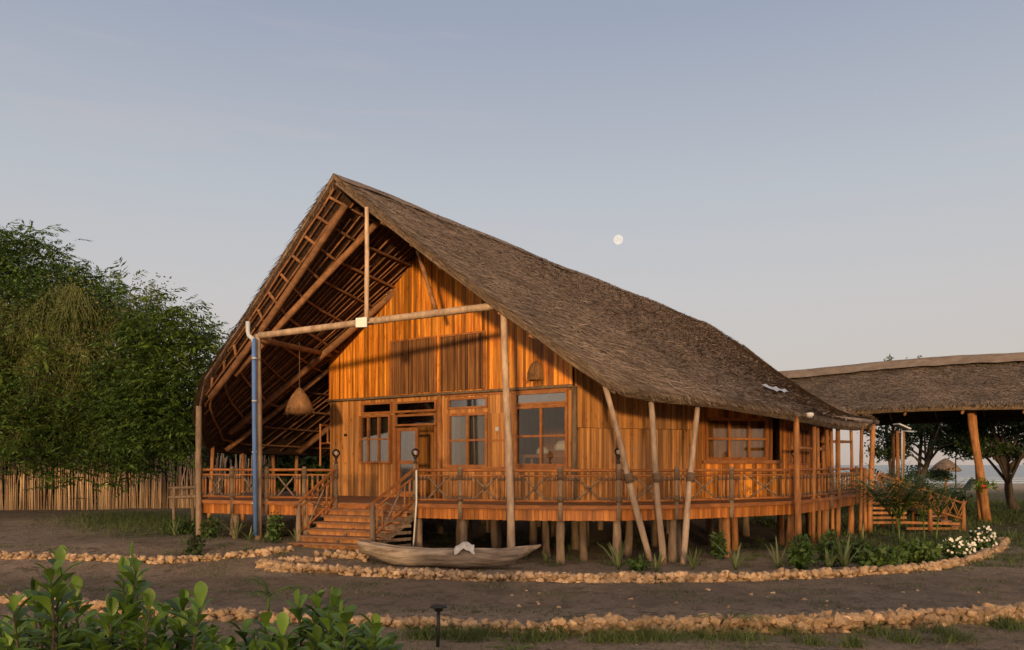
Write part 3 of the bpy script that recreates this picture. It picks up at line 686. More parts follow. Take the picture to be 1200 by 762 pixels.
# left and back walls
WL = Wall((RS(-8.62, 9).x, RS(-8.62, 9).y), (A.x, A.y))
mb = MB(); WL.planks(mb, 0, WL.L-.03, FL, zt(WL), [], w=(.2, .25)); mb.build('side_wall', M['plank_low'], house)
E1 = RS(-8.62, 9)
WB = Wall((D2.x, D2.y), (RS(0, 8.2).x, RS(0, 8.2).y))
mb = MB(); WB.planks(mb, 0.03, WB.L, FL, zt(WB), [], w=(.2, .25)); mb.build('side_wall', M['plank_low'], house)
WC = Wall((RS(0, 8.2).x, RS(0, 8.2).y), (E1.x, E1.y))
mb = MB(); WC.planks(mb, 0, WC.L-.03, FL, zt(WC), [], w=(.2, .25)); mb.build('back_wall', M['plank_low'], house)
# inner partition seen through the open door, and the orange shutter standing off the left wall
WI = Wall((RS(-8.4, 1.6).x, RS(-8.4, 1.6).y), (RS(-4.9, 1.6).x, RS(-4.9, 1.6).y))
mb = MB(); WI.planks(mb, 0, WI.L, FL, 4.4, [], w=(.1, .14)); mb.build('partition', M['plank_low'], house)
mb = MB(); a = P3(375.5, 497, 25.5); b = P3(384, 496, 25.3)
for (p, q_) in (((375.5, 497), (375.5, 546)), ((375.5, 499), (387, 498)), ((375.5, 520), (387, 519)), ((384, 499), (384, 519))):
    mb.beam(P3(*p, 25.5), P3(*q_, 25.4), .05, .05, (0, 1, 0))
mb.build('open_shutter_frame', M['fascia'], house)

# ---- tall poles, tie beams
def tall(pts, r, m='pole', name='post', bend=.008, label=None):
    mb = MB(); mb.pole(pts[0], pts[1], r[0], r[1], bend, 9, seg=10); o = mb.build(name, M[m], house)
    if label: o['label'] = label
    return o
lp = G3(302, 632); lp = Vector(((303-600)/F*20.35, 20.35, .2))
tall((lp, P3(302, 392, 20.45)), (.10, .08), label='tall pale left porch post')
tall((Vector((0, 18.33, -.05)), P3(590, 357, 18.45)), (.09, .08), label='tall pale right porch post')
tall((P3(233, 640, 21.25), P3(233, 476, 21.25)), (.085, .07), 'bark')
tall((P3(304, 393.5, 20.45), P3(592, 357, 18.45)), (.085, .085), 'pole', 'tie_beam')
tall((P3(304, 398, 20.5), W1.at(.15, 5.55, .05)), (.08, .07), 'rafter', 'tie_beam')
tall((P3(429.5, 376, 19.35), P3(430, 243, 19.2)), (.055, .05), 'pole', 'king_post')
tall((P3(511, 364, 20.9), P3(489, 293, 20.5)), (.06, .05), 'rafter', 'brace_pole')
for (x0, v0, x1, v1, y0, y1) in ((764, 662, 709, 452, 18.05, 17.75), (778, 662, 762, 461, 18.0, 18.15), (800, 662, 818, 468, 18.2, 18.65)):
    mb = MB(); a, b = P3(x0, v0, y0), P3(x1, v1, y1); mb.pole(a-Vector((0, 0, .05)), b, .075, .06, .02, 9, seg=8); o = mb.build('leaning_post', M['pole'], house)
    w = MB(); f = (2.02-a.z)/(b.z-a.z); f2 = (1.82-a.z)/(b.z-a.z); w.tube([a.lerp(b, f2), a.lerp(b, f)], .1, 9); w.build('rope_binding', M['wrap'], o)
for (x, v0, vt, y, r, dx) in ((936, 655, 486, 20.3, .085, 3), (953, 650, 488, 21.9, .06, -1), (960, 648, 488, 22.6, .055, 2), (969, 640, 489, 23.3, .06, 0), (982, 635, 491, 24.0, .075, 0), (976, 640, 490, 23.9, .055, 2), (1008, 628, 494, 25.9, .06, -2), (1019, 624, 497, 26.9, .09, -4), (1000, 600, 493, 28.5, .06, 3), (966, 600, 488, 26, .06, 3)):
    z0 = H-(v0-HOR)/F*y; a = Vector(((x-600)/F*y, y, -.05)); b = P3(x-dx, vt, y)
    tall((a, b), (r, r*.85), 'orangepole')
for px_, y in ((245, 25.8), (285, 27.5), (322, 29.5), (345, 31)):        # posts under the far left eave
    x = (px_-600)/F*y; tall(((x, y, .2), (x+random.uniform(-.2, .2), y, 2.9)), (.07, .06), 'orangepole')
for (a, b) in (((6.9, 20.75, 3.45), (9.0, 23.4, 3.45)), ((9.0, 23.4, 3.5), (11.4, 26.8, 3.55)), ((7.3, 21.3, 2.65), (9, 23.6, 2.65)), ((9.2, 24.3, 2.9), (11.0, 26.6, 2.95))):
    tall((Vector(a), Vector(b)), (.045, .045), 'orangepole', 'cross_pole')
# junction box and pipes
mb = MB(); c = P3(424, 378.5, 18.9)
mb.hexa([c+Vector(p) for p in ((-.13, -.06, -.11), (.13, -.1, -.11), (.13, .02, -.11), (-.13, .06, -.11), (-.13, -.06, .10), (.13, -.1, .12), (.13, .02, .12), (-.13, .06, .10))]); mb.build('junction_box', M['white'], house)
mb = MB(); mb.tube([P3(299.5, 628, 20.15), P3(298, 500, 20.2), P3(297.5, 397, 20.25)], .055, 10); pp = mb.build('drain_pipe', M['pipe'], house)
mb = MB(); mb.tube([P3(297.5, 402, 20.25), P3(297, 398, 20.25), P3(291.5, 393, 20.3), P3(290.5, 388, 20.3), P3(290.5, 377, 20.3)], .055, 10); mb.build('pipe_elbow', M['greypipe'], pp)
for v_ in (420, 470, 530, 590):
    mb = MB(); c_ = P3(298.2, v_, 20.2); mb.tube([c_-Vector((0, 0, .02)), c_+Vector((0, 0, .02))], .066, 10); mb.build('pipe_clamp', M['metal'], pp)
mb = MB(); mb.tube([P3(488, 551, 19.1), P3(488, 590, 19.12), P3(484, 645, 19.1)], .022, 6); mb.build('white_conduit', M['white'], house)
mb = MB(); mb.tube([P3(974, 500, 23.9), P3(976, 560, 23.9)], .022, 6); mb.build('white_conduit', M['white'], house)

# ------------------------------------------------------------------ lamps on and under the house
def globe_lamp(c, label):
    r = empty('globe_lamp', c, label, 'lamp', 'globe lamps on the deck rail posts')
    c = Vector(c); mb = MB(); mb.lathe(c, [(0, 0), (.045, 0), (.05, .03), (.03, .05), (.03, .13), (.055, .15), (.055, .18), (0, .18)], 10); mb.build('lamp_base', M['black'], r)
    mb = MB(); mb.lathe(c+Vector((0, 0, .26)), [(.1*math.sin(math.pi*k/10)+.0005, -.1*math.cos(math.pi*k/10)) for k in range(11)], 16); mb.build('globe', M['globe'], r)
    mb = MB(); mb.lathe(c+Vector((0, 0, .25)), [(.028*math.sin(math.pi*k/6)+.0005, -.05*math.cos(math.pi*k/6)) for k in range(7)], 10); mb.build('bulb', M['white'], r)
    mb = MB()
    for k in range(4):
        a = math.pi*k/4; mb.tube([c+Vector((.103*math.cos(a)*math.cos(q), .105*math.sin(a)*math.cos(q), .26+.105*math.sin(q))) for q in [i*math.pi/6 for i in range(-0, 7)]], .0018, 3)
    mb.build('cage', M['black'], r)
globe_lamp((DK[4][0], DK[4][1]-.03, 2.23), 'glass globe lamp on the post left of the stair head')
globe_lamp((DK[5][0], DK[5][1]-.03, 2.23), 'glass globe lamp on the post right of the stair head')
globe_lamp((DK[9][0], DK[9][1]-.03, 2.23), 'glass globe lamp on the rail post beside the leaning poles')
globe_lamp((DK[12][0]-.03, DK[12][1]-.03, 2.23), 'glass globe lamp at the right corner of the deck rail')
# woven hanging lamp
c = P3(351, 478, 22.2); r = empty('hanging_lamp', c, 'shaggy bell shaped straw lamp hanging by a rope under the left eave', 'lamp')
mb = MB(); mb.tube([c+Vector((0, 0, .5)), P3(351, 402, 22.2)], .012, 5); mb.build('rope', M['wrap'], r)
mb = MB(); mb.lathe(c, [(.01, .56), (.09, .49), (.2, .35), (.30, .17), (.35, .0), (.34, -.09), (.24, -.17), (.02, -.2)], 20)
mb.build('shade', M['wicker'], r)
mb = MB()
for i in range(520):
    a = random.uniform(0, 2*math.pi); q = random.random()**.7; rr = .03+.33*q**.75; z = .53-.56*q; p = c+Vector((rr*math.cos(a), rr*math.sin(a), z)); d = Vector((math.cos(a)*random.uniform(.1, .5), math.sin(a)*random.uniform(.1, .5), -1)).normalized()
    mb.tube([p, p+d*random.uniform(.1, .24)], [.007, .003], 3)
mb.build('straw_fringe', M['wicker'], r)['kind'] = 'stuff'
# wicker wall lamp
c = W1.at(W1.t(630), W1.z(630, 446), up0+.02); r = empty('wall_lamp', c, 'dark woven dome shaped lamp fixed on the gable above the right window', 'lamp')
mb = MB(); vs = []; rows_ = 9; seg = 10
for i in range(rows_):
    q = i/(rows_-1); hw = .23*math.sqrt(max(0, 1-q**2.2))+.003; 
    for k in range(seg+1):
        a = math.pi*k/seg; vs.append(c+W1.e*(hw*math.cos(a))+W1.n*(hw*.8*math.sin(a)+.01)+Vector((0, 0, .5*q)))
mb.add(vs, [(i*(seg+1)+k, i*(seg+1)+k+1, (i+1)*(seg+1)+k+1, (i+1)*(seg+1)+k) for i in range(rows_-1) for k in range(seg)], .2, True)
mb.build('shade', M['wicker'], r)
mb = MB()
for i in range(140):
    k = random.randrange(seg); i0 = random.randrange(rows_-1); p = Vector(vs[i0*(seg+1)+k]); mb.tube([p+W1.n*.01, p+W1.n*.03+Vector((random.uniform(-.03, .03), 0, -random.uniform(.06, .13)))], [.006, .003], 3, random.random()*.4)
mb.build('straw_fringe', M['wicker'], r)
# string of small lights under the right eave
r = empty('string_lights', P3(950, 488, 20.6), 'string of small pale bulbs along the right eave pole', 'string lights')
mb = MB(); pts = [P3(943+8*k, 484+1.1*k+(2 if k % 2 else 0), 20.35+.6*k) for k in range(11)]; mb.tube(pts, .008, 4); mb.build('wire', M['black'], r)
for p in pts[::1]:
    mb = MB(); mb.lathe(p-Vector((0, 0, .09)), [(.0005, 0), (.03, .02), (.035, .05), (.02, .09)], 8); mb.build('bulb', M['white'], r)
# dark lamp cap at the eave corner
mb = MB(); c = P3(949, 487, 20.3); mb.lathe(c, [(.001, .08), (.09, .06), (.1, 0), (.05, -.05), (.001, -.06)], 12); tag(mb.build('eave_lamp', M['white']), 'round pale lamp at the near end of the right eave pole', 'lamp')
# white bundles behind the right window
for px_, v_, lab, sc in ((624, 527, 'small white bundle behind the left casement of the right window', .8), (648, 523, 'larger white bundle behind the right casement of the right window', 1.1)):
    c = W1.at(W1.t(px_)+.0, W1.z(px_, v_)-.1, -.5); mb = MB()
    bm_ = [(.0005, .24*sc), (.12*sc, .22*sc), (.2*sc, .12*sc), (.22*sc, 0), (.0005, 0)]; mb.lathe(c, bm_, 14); o = mb.build('cushion', M['cloth']); tag(o, lab, 'cushion', 'white bundles behind the window')
mb = MB(); mb.beam(W1.at(W1.t(604), W1.z(630, 528)-.14, -.5), W1.at(W1.t(664), W1.z(630, 528)-.14, -.5), .5, .08)
tb = empty('side_table', W1.at(W1.t(634), FL, -.5), 'low wooden table under the white bundles inside the right window', 'table')
mb.build('table_top', M['frame'], tb)
for t_, o_ in ((606, -.3), (606, -.7), (662, -.3), (662, -.7)):
    mb = MB(); mb.beam(W1.at(W1.t(t_), FL+.01, o_), W1.at(W1.t(t_), W1.z(630, 528)-.18, o_), .06, .06, (0, 1, 0)); mb.build('leg', M['frame'], tb)

# ------------------------------------------------------------------ wing with second thatched roof
wing = empty('thatched_pavilion', (19, 35, 0), 'open pavilion with long low thatched roof at the right', 'pavilion')
def wing_pt(k, side, w, dn=0):     # k along to the right (negative = left), side front -1 / back +1
    s0 = 22.7; r0 = 22.0-k
    base = Vector((21.58, 34.12, 0))-EX*k
    z = 6.75+.10*math.sin(k*.5)*.6; z -= .012*max(0, k-6)**1.3
    p = base+DX*(5*w*side); p.z = z-(2.30)*(w**.92)-dn
    return p
wr_ = None
for side in (-1, 1):
    nu, nw = 80, 26; vs = []
    for dn in (0, .22):
        for i in range(nu+1):
            for j in range(nw+1):
                p = wing_pt(-9+22.5*i/nu, side, j/nw, dn)
                if dn == 0: p.z += .08*noise.noise(p*1.5)+.05*noise.noise(p*4)
                vs.append(p)
    n = len(vs)//2; fs = [(i*(nw+1)+j, i*(nw+1)+j+1, (i+1)*(nw+1)+j+1, (i+1)*(nw+1)+j) for i in range(nu) for j in range(nw)]
    f2 = [tuple(reversed([i+n for i in f])) for f in fs]
    rim = [j for j in range(nw+1)] + [i*(nw+1)+nw for i in range(1, nu+1)] + [nu*(nw+1)+j for j in range(nw-1, -1, -1)] + [i*(nw+1) for i in range(nu-1, 0, -1)]
    f3 = [(rim[k], rim[k]+n, rim[(k+1) % len(rim)]+n, rim[(k+1) % len(rim)]) for k in range(len(rim))]
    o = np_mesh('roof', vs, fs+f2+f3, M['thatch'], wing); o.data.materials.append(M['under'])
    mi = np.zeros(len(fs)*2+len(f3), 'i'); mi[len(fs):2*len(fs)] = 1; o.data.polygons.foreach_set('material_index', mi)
    if side > 0: continue
    wr_ = o
    N = 48000; ks = -9+22*rng.random(N); ws = rng.random(N); ne = 4500; ws[:ne] = 1-rng.random(ne)*.02
    base = np.array([21.58, 34.12, 0])-np.array(EX)*ks[:, None]; zz = 6.75+.06*np.sin(ks*.5)-.012*np.maximum(0, ks-6)**1.3
    Pn = base-np.array(DX)*(5*ws)[:, None]; Pn[:, 2] = zz-2.30*ws**.92
    dw = -np.array(DX)*.9+np.array([0, 0, -.43]); dw /= np.linalg.norm(dw); du = np.array(EX); nn = np.cross(dw, du); nn *= np.sign(nn[2])
    an = rng.normal(0, .8, N); an[:ne] *= .4
    dr = dw*np.cos(an)[:, None]+du*np.sin(an)[:, None]; L = rng.uniform(.15, .4, N)[:, None]; Wd = rng.uniform(.008, .02, N)[:, None]; sd = np.cross(dr, nn)
    P0 = Pn+nn*(.04+.07*rng.random(N)[:, None]); P1 = P0+dr*L+nn*rng.uniform(0, .09, N)[:, None]; P1[:ne, 2] -= .12*rng.random(ne)
    Vv = np.stack([P0-sd*Wd, P0+sd*Wd, P1+sd*Wd*.4, P1-sd*Wd*.4], 1).reshape(-1, 3)
    np_mesh('thatch_leaf_layer', Vv, np.arange(N*4).reshape(-1, 4), M['blade_grey'], o, tint=rng.random(N))['kind'] = 'stuff'
mb = MB(); vs = []; nc = 8
for i in range(81):
    k = -9+22.5*i/80; p = wing_pt(k, -1, 0)
    for c_ in range(nc):
        dd = (c_/(nc-1)-.5)*2*(1.15+.12*noise.noise(Vector((i*.4, 2, 0)))); q = p+DX*dd; q.z = p.z+.20-.46*abs(dd)**1.1+.03*noise.noise(Vector((i*.3, c_, 0))); vs.append(q)
mb.add(vs, [(i*nc+c_, i*nc+c_+1, (i+1)*nc+c_+1, (i+1)*nc+c_) for i in range(80) for c_ in range(nc-1)], .5, True); mb.build('ridge_cap', M['cap'], wr_)
def wpost(a, b, r, m='orangepole', name='post'):
    mb = MB(); mb.pole(a, b, r, r*.85, .01, 9, seg=7); return mb.build(name, M[m], wing)
wpost(P3(1157, 611, 32.0), P3(1137, 481, 31.9), .16); wpost(P3(1150, 610, 32.2), P3(1141, 481, 32.3), .11)
for (k, s, r) in ((8.5, -.9, .1), (9.3, -.9, .08), (12, -.5, .09), (12, .7, .09), (6, .9, .09), (0, .9, .1), (-6, .9, .1), (-6, -.9, .14)):
    p = wing_pt(k, 1 if s > 0 else -1, abs(s)); wpost(Vector((p.x, p.y, -.05)), Vector((p.x, p.y, p.z-.3)), r)
for sgn in (-1, 1):
    for w in (.86, .5):
        a = wing_pt(-8.5, sgn, w, .34); b = wing_pt(13, sgn, w, .34); wpost(a, b, .07, 'under', 'beam')
for k in range(-8, 13, 2):
    wpost(wing_pt(k, -1, .98, .36), wing_pt(k, -1, 0, .36), .05, 'rafter', 'rafter'); wpost(wing_pt(k, 1, .98, .36), wing_pt(k, 1, 0, .36), .05, 'rafter', 'rafter')
# small pipe bracket structure left of the stair (a gate frame with tin cap)
gf = empty('gate_frame', (14.5, 31, 0), 'narrow pole frame with a white pipe arm and tin cap at the stair head', 'frame')
for x in (1052, 1058.5): 
    mb = MB(); a = P3(x, 560, 30.5); mb.pole(Vector((a.x, a.y, 0)), P3(x, 505, 30.5), .07, .06); mb.build('post', M['orangepole'], gf)
mb = MB(); mb.tube([P3(1057, 560, 30.3), P3(1057, 505, 30.3), P3(1071, 506, 30.3)], .04, 8); mb.build('pipe_arm', M['greypipe'], gf)
mb = MB(); mb.beam(P3(1050, 497, 30.4), P3(1064, 503, 30.4), .5, .05); mb.build('tin_cap', M['metal'], gf)

# ------------------------------------------------------------------ right hand stair with twig rail
rst = empty('side_stairs', (14, 28, 0), 'rustic timber stair with slatted side and twig rails at the right of the deck', 'stairs')
S0, S1 = Vector((11.6, 27.0, 0)), Vector((15.0, 27.3, 0)); up = Vector((0, 0, 1)); dp = Vector((.1, 1.3, 0))
for k in range(7):
    q = k/7; zt_ = FL*(1-(k+.3)/7.3); a = S0.lerp(S1, .25+.75*q); b = S0.lerp(S1, .25+.75*(q+1/7)); mb = MB()
    mb.hexa([p+up*(zt_-.05) for p in (a, b, b+dp, a+dp)]+[p+up*zt_ for p in (a, b, b+dp, a+dp)]); mb.build('tread', M['step'], rst)
mb = MB()
for k in range(6): mb.beam(S0+Vector((-.05, -.06, .3+k*.16)), S0.lerp(S1, .42)+Vector((0, -.06, .3+k*.16)), .03, .08)
for k in range(2): mb.beam(S0.lerp(S1, .42)+Vector((0, -.06, .1+k*.2)), S1+Vector((-.1, -.06, .08+k*.16)), .03, .08)
mb.build('side_slats', M['orangepole'], rst)
for off in (0, 1):
    o_ = dp*off+Vector((0, -.08, 0))
    for q, zt_ in ((0, 2.1), (.33, 1.9), (.66, 1.35), (1, 1.0)):
        mb = MB(); c = S0.lerp(S1, q)+o_; mb.pole(c, c+up*zt_, .07, .06); mb.build('post', M['orangepole'], rst)
    mb = MB(); mb.pole(S0+o_+up*2.05, S1+o_+up*.92, .035, bend=.01); mb.pole(S0.lerp(S1, .2)+o_+up*1.2, S1+o_+up*.4, .035, bend=.01); hr = mb.build('handrail', M['orangepole'], rst)
    mb = MB()
    for i in range(34):
        q = i/34+random.uniform(0, .03); c = S0.lerp(S1, min(q, .98))+o_; zz = 2.05-1.13*q; s_ = random.choice((-1, 1)); mb.tube([c+up*(zz-.6)+Vector((-.14*s_, 0, 0)), c+up*(zz-.25)+Vector((.03*s_, -.03, 0)), c+up*(zz+.08)+Vector((.16*s_, -.02, 0))], .02, 5)
    mb.build('twig_infill', M['orangepole'], hr)

# ------------------------------------------------------------------ canoe with cloth
cl, cr = P3(421, 641, 17.35), P3(634, 646, 17.15)
cv = MB(); n = 22; prof = []
L = (cr-cl).length; vs = []; m_ = 12
ax = (cr-cl).normalized(); sdv = Vector((-ax.y, ax.x, 0)).normalized()
for i in range(n+1):
    q = i/n; fat = (math.sin(math.pi*min(1, max(0, (q*.93+.045))))**.42)
    w = .25*(.45+.55*fat)*(1+.10*noise.noise(Vector((q*9, 7, 0))))*min(1, (1-q)*7+.25); dpt = (.38-.12*max(0, .15-q)/.15)*min(1, (1-q)*4.5+.12)*(1+.12*noise.noise(Vector((q*6, 0, 9))))
    zg = .42+.17*(abs(q-.55)*1.9)**2.4+.03*noise.noise(Vector((q*7, 3, 0)))
    c = cl.lerp(cr, q); c.z = zg
    for k in range(m_+1):
        a = math.pi*k/m_; vs.append(c+sdv*(math.cos(a)*w*(1+.05*noise.noise(Vector((i*.5, k, 0)))))-Vector((0, 0, math.sin(a)**.85*dpt)))
    inr = .7 if 1 < i < n-1 else .3
    for k in range(m_+1):
        a = math.pi*(1-k/m_); vs.append(c+sdv*(math.cos(a)*w*inr)-Vector((0, 0, math.sin(a)*dpt*(.62 if 1 < i < n-1 else .02)-.0)))
rw = 2*(m_+1)
fs = [(i*rw+k, i*rw+(k+1) % rw, (i+1)*rw+(k+1) % rw, (i+1)*rw+k) for i in range(n) for k in range(rw)]+[tuple(range(rw)), tuple(reversed(range(n*rw, n*rw+rw)))]
cv.add(vs, fs, .5, True); tag(cv.build('dugout_canoe', M['canoe']), 'weathered grey dugout log canoe lying in front of the deck', 'canoe')
c = P3(545, 650, 17.25); mb = MB(); vs = []; nn_ = 14
prof_ = [(.14, .38), (.02, .50), (-.12, .545), (-.24, .525), (-.30, .48), (-.315, .43)]
for i in range(nn_+1):
    for j in range(nn_+1):
        xq = i/nn_-.5; f_ = j/nn_*5; k0 = min(4, int(f_)); y = prof_[k0][0]*(1-f_+k0)+prof_[k0+1][0]*(f_-k0); z = prof_[k0][1]*(1-f_+k0)+prof_[k0+1][1]*(f_-k0)
        nz_ = noise.noise(Vector((xq*7, j*.25, 1))); vs.append(Vector((c.x+xq*(.34+.1*(j/nn_))+.02*nz_, c.y+y-.03*abs(nz_), z+.05*nz_+.05*math.exp(-xq*xq*30)-.10*abs(xq)*(j/nn_)*2)))
mb.add(vs, [(i*(nn_+1)+j, (i+1)*(nn_+1)+j, (i+1)*(nn_+1)+j+1, i*(nn_+1)+j+1) for i in range(nn_) for j in range(nn_)], .5, True)
o = mb.build('cloth', M['cloth']); tag(o, 'crumpled white cloth draped over the middle of the canoe', 'cloth')
md = o.modifiers.new('t', 'SOLIDIFY'); md.thickness = .012

# ------------------------------------------------------------------ stick fence
fpath = [G3(-120, 603), G3(0, 598), G3(60, 597.5), G3(130, 597), G3(200, 596), G3(250, 594.5), G3(330, 592), G3(420, 590), G3(480, 588)]
fence = empty('stick_fence', fpath[3], 'tall fence of uneven upright sticks behind the yard', 'fence')
mb = MB(); cnt = 0
for a, b in zip(fpath[:-1], fpath[1:]):
    L = (b-a).length; k = 0
    while k < L:
        p = a.lerp(b, k/L); p.z = gz(p.x, p.y)-.05; hgt = random.uniform(2.0, 2.75)+.12*noise.noise(p)*3
        r_ = random.uniform(.02, .04); y_ = random.uniform(-.05, .05)
        mb.tube([p+Vector((0, y_, 0)), p+Vector((random.uniform(-.05, .05), y_, hgt*.5)), p+Vector((random.gauss(0, .10), y_+random.uniform(-.1, .1), hgt))], [r_, r_*.95, r_*.8], 5)
        k += r_*2*random.uniform(.8, 1.15)
mb.build('sticks', M['stick'], fence)['kind'] = 'stuff'
for z in (.6, 1.4):
    mb = MB(); mb.tube([p+Vector((0, .09, z)) for p in fpath], .035, 6); mb.build('rail', M['rafter'], fence)
# small bench rails by the corner of the deck
bn = empty('pole_bench', G3(216, 600), 'small bench of horizontal poles beside the left corner of the deck', 'bench')
for v in (572, 583):
    mb = MB(); mb.pole(P3(198, v, 26), P3(231, v-1, 25.6), .05); mb.build('rail', M['bark'], bn)
for x in (204, 226):
    a = P3(x, 571, 25.9); mb = MB(); mb.pole(Vector((a.x, a.y, gz(a.x, a.y))), a, .05); mb.build('leg', M['bark'], bn)

# ------------------------------------------------------------------ stones
def rock_mesh(seed):
    bm = bmesh.new(); bmesh.ops.create_icosphere(bm, subdivisions=2, radius=1); sd_ = Vector((seed*7.1, seed*3.3, seed))
    for v in bm.verts:
        d = v.co.normalized(); v.co = d*(1+.75*noise.noise(d*1.7+sd_)+.5*noise.noise(d*4+sd_))
        v.co = Vector((round(v.co.x*5)/5*.5+v.co.x*.5, v.co.y, v.co.z*.8))
    vs = np.array([v.co[:] for v in bm.verts]); fs = np.array([[l.index for l in f.verts] for f in bm.faces]); bm.free(); return vs, fs
rocks = [rock_mesh(i) for i in range(14)]
def densify(px):
    pts = [G3(*p) for p in px]; out = []
    for a, b in zip(pts[:-1], pts[1:]):
        n_ = max(1, int((b-a).length/.05)); out += [a.lerp(b, i/n_) for i in range(n_)]
    return out
kerbs = [
 ('far', [(-60, 652), (0, 654), (90, 656), (180, 659), (240, 657), (300, 651), (345, 646)], .11, .09),
 ('mid', [(372, 654), (400, 652), (428, 655), (428, 658)], .12, .1),
 ('mid', [(306, 664), (330, 669), (380, 671), (450, 675), (560, 680), (700, 682), (800, 681), (900, 680), (960, 677), (1010, 674), (1060, 671), (1100, 667), (1130, 661), (1155, 654), (1172, 645), (1176, 636)], .13, .12),
 ('mid', [(306, 664), (318, 660), (345, 658), (380, 659)], .11, .08),
 ('near', [(-40, 702), (30, 707), (90, 713), (130, 717)], .13, .12),
 ('near', [(130, 717), (200, 722), (250, 724), (330, 728), (400, 731), (480, 735), (560, 738), (640, 742), (720, 743), (830, 742), (940, 740), (1010, 737), (1080, 733), (1150, 730), (1215, 727)], .12, .10),
]
stones = []
for name_, px_, size, hgt in kerbs:
    path = densify(px_); k = 0.; step = size*.62; i = 0
    while i < len(path):
        p = path[i]
        big = 1.0
        if name_ == 'near' and p.x > 1.0: big = 1.15
        for lay in range(3 if name_ == 'near' and p.x > .5 else 2):
            sc = size*random.uniform(.42, .85)*big; q = p+Vector((random.uniform(-.05, .05), random.uniform(-.11, .11), lay*hgt*.62*big+random.uniform(-.02, .02)+sc*(.0 if lay == 0 else .2)))
            stones.append((q, sc*random.choice((.6, .85, .95, 1.0)), random.randrange(14), random.uniform(0, 6.28), random.uniform(-.9, .9)))
        i += max(1, int(step*random.uniform(.7, 1.2)/.05))
for _ in range(26):     # loose ones
    q = G3(random.uniform(560, 1150), random.uniform(690, 715)); stones.append((q, random.uniform(.02, .045), random.randrange(14), 0, 0))
def in_view(p): x = 600+F*p.x/p.y; v = HOR-F*(p.z-H)/p.y; return -10 < x < 1210 and v < 765 and not (x < 470 and v > 690)
stones.sort(key=lambda s_: -(s_[1]/s_[0].y if in_view(s_[0]) else 0))
first = {}
for q, sc, ri, rz, rx in stones[:300]:
    if ri not in first:
        vs, fs = rocks[ri]; me = bpy.data.meshes.new('edging_stone'); me.from_pydata(vs.tolist(), [], fs.tolist()); me.materials.append(M['stone'])
        a = me.attributes.new('tint', 'FLOAT', 'FACE'); a.data.foreach_set('value', np.full(len(fs), (ri % 7)/6, 'f')); first[ri] = me
    o = bpy.data.objects.new('edging_stone', first[ri]); o.location = q; o.scale = (sc, sc*.9, sc*.85); o.rotation_euler = (rx, rx*.5, rz); col.objects.link(o)
    near = q.y < 14.2
    tag(o, 'rough orange coral stone piled in the nearest edging of the yard' if near else 'rough coral stone laid in the long edging before the deck', 'stone', 'coral stones of the near edging' if near else 'coral stones of the edging before the deck')
VV, FF, TT = [], [], []; b = 0
for q, sc, ri, rz, rx in stones[300:]:
    vs, fs = rocks[ri]; m3 = np.array(Matrix.Rotation(rz, 3, 'Z') @ Matrix.Rotation(rx, 3, 'X')); VV.append((vs*sc) @ m3.T+np.array(q)); FF.append(fs+b); b += len(vs); TT += [ri % 7/6]*len(fs)
if VV: tag(np_mesh('edging_stones', np.concatenate(VV), np.concatenate(FF), M['stone'], tint=TT), 'rest of the small coral stones edging the beds and path', 'stones', kind='stuff')

# ------------------------------------------------------------------ foliage generators
def nrm(a): return a/(np.linalg.norm(a, axis=-1, keepdims=True)+1e-9)
def pinnate(base, dirs, lens, K=8, lw=.22, droop=.5, wid=.28, jit=.15):
    """sprays: base (n,3), dirs (n,3), lens (n,) -> quads of leaflets"""
    n = len(base); up_ = np.array([0, 0, 1.]); d = nrm(dirs); side = nrm(np.cross(d, up_)+rng.normal(0, .15, (n, 3))); out = []
    for k in range(K):
        t = (k+.6)/K; dk = nrm(d-up_*droop*t*1.2); p = base+d*(lens*t)[:, None]-up_*(droop*lens*t*t*.6)[:, None]
        ll = (lens*lw*(1-.45*abs(t-.45)*2))[:, None]
        for s_ in (-1, 1):
            ld = nrm(side*s_*.85+dk*.6-up_*(.15+.3*rng.random((n, 1)))+rng.normal(0, jit, (n, 3))); wv = nrm(np.cross(ld, nrm(np.cross(ld, side*s_)+up_*.01)))
            w_ = nrm(np.cross(ld, up_+rng.normal(0, .3, (n, 3))))*ll*wid*.5
            out.append(np.stack([p, p+ld*ll*.45+w_, p+ld*ll, p+ld*ll*.45-w_], 1))
    return np.concatenate(out).reshape(-1, 3)
def leaves(pos, size, nb=None):
    n = len(pos); d = nrm(rng.normal(0, 1, (n, 3))+np.array([0, 0, -.2])); w_ = nrm(np.cross(d, rng.normal(0, 1, (n, 3))))
    s_ = (size*rng.uniform(.6, 1.3, n))[:, None]
    return np.stack([pos, pos+d*s_*.5+w_*s_*.24, pos+d*s_, pos+d*s_*.5-w_*s_*.24], 1).reshape(-1, 3)
def shell(blobs, dens, lo=.55):
    P_, N_ = [], []
    for (cx, cy, cz, rx, ry, rz) in blobs:
        n = int(dens*(rx*ry+ry*rz+rx*rz)/3*4); v = nrm(rng.normal(0, 1, (n, 3))); rad = rng.uniform(lo, 1.04, n)**.6
        ph = np.array([noise.noise(Vector(q)*2.9+Vector((cx, cy, cz))) for q in v])
        P_.append(np.array([cx, cy, cz])+v*np.array([rx, ry, rz])*(rad*(1+.75*ph))[:, None]); N_.append(v)
    return np.concatenate(P_), np.concatenate(N_)
def quads(name, Vv, m, parent, stuff=False):
    o = np_mesh(name, Vv, np.arange(len(Vv)).reshape(-1, 4), m, parent, tint=rng.random(len(Vv)//4)); return o
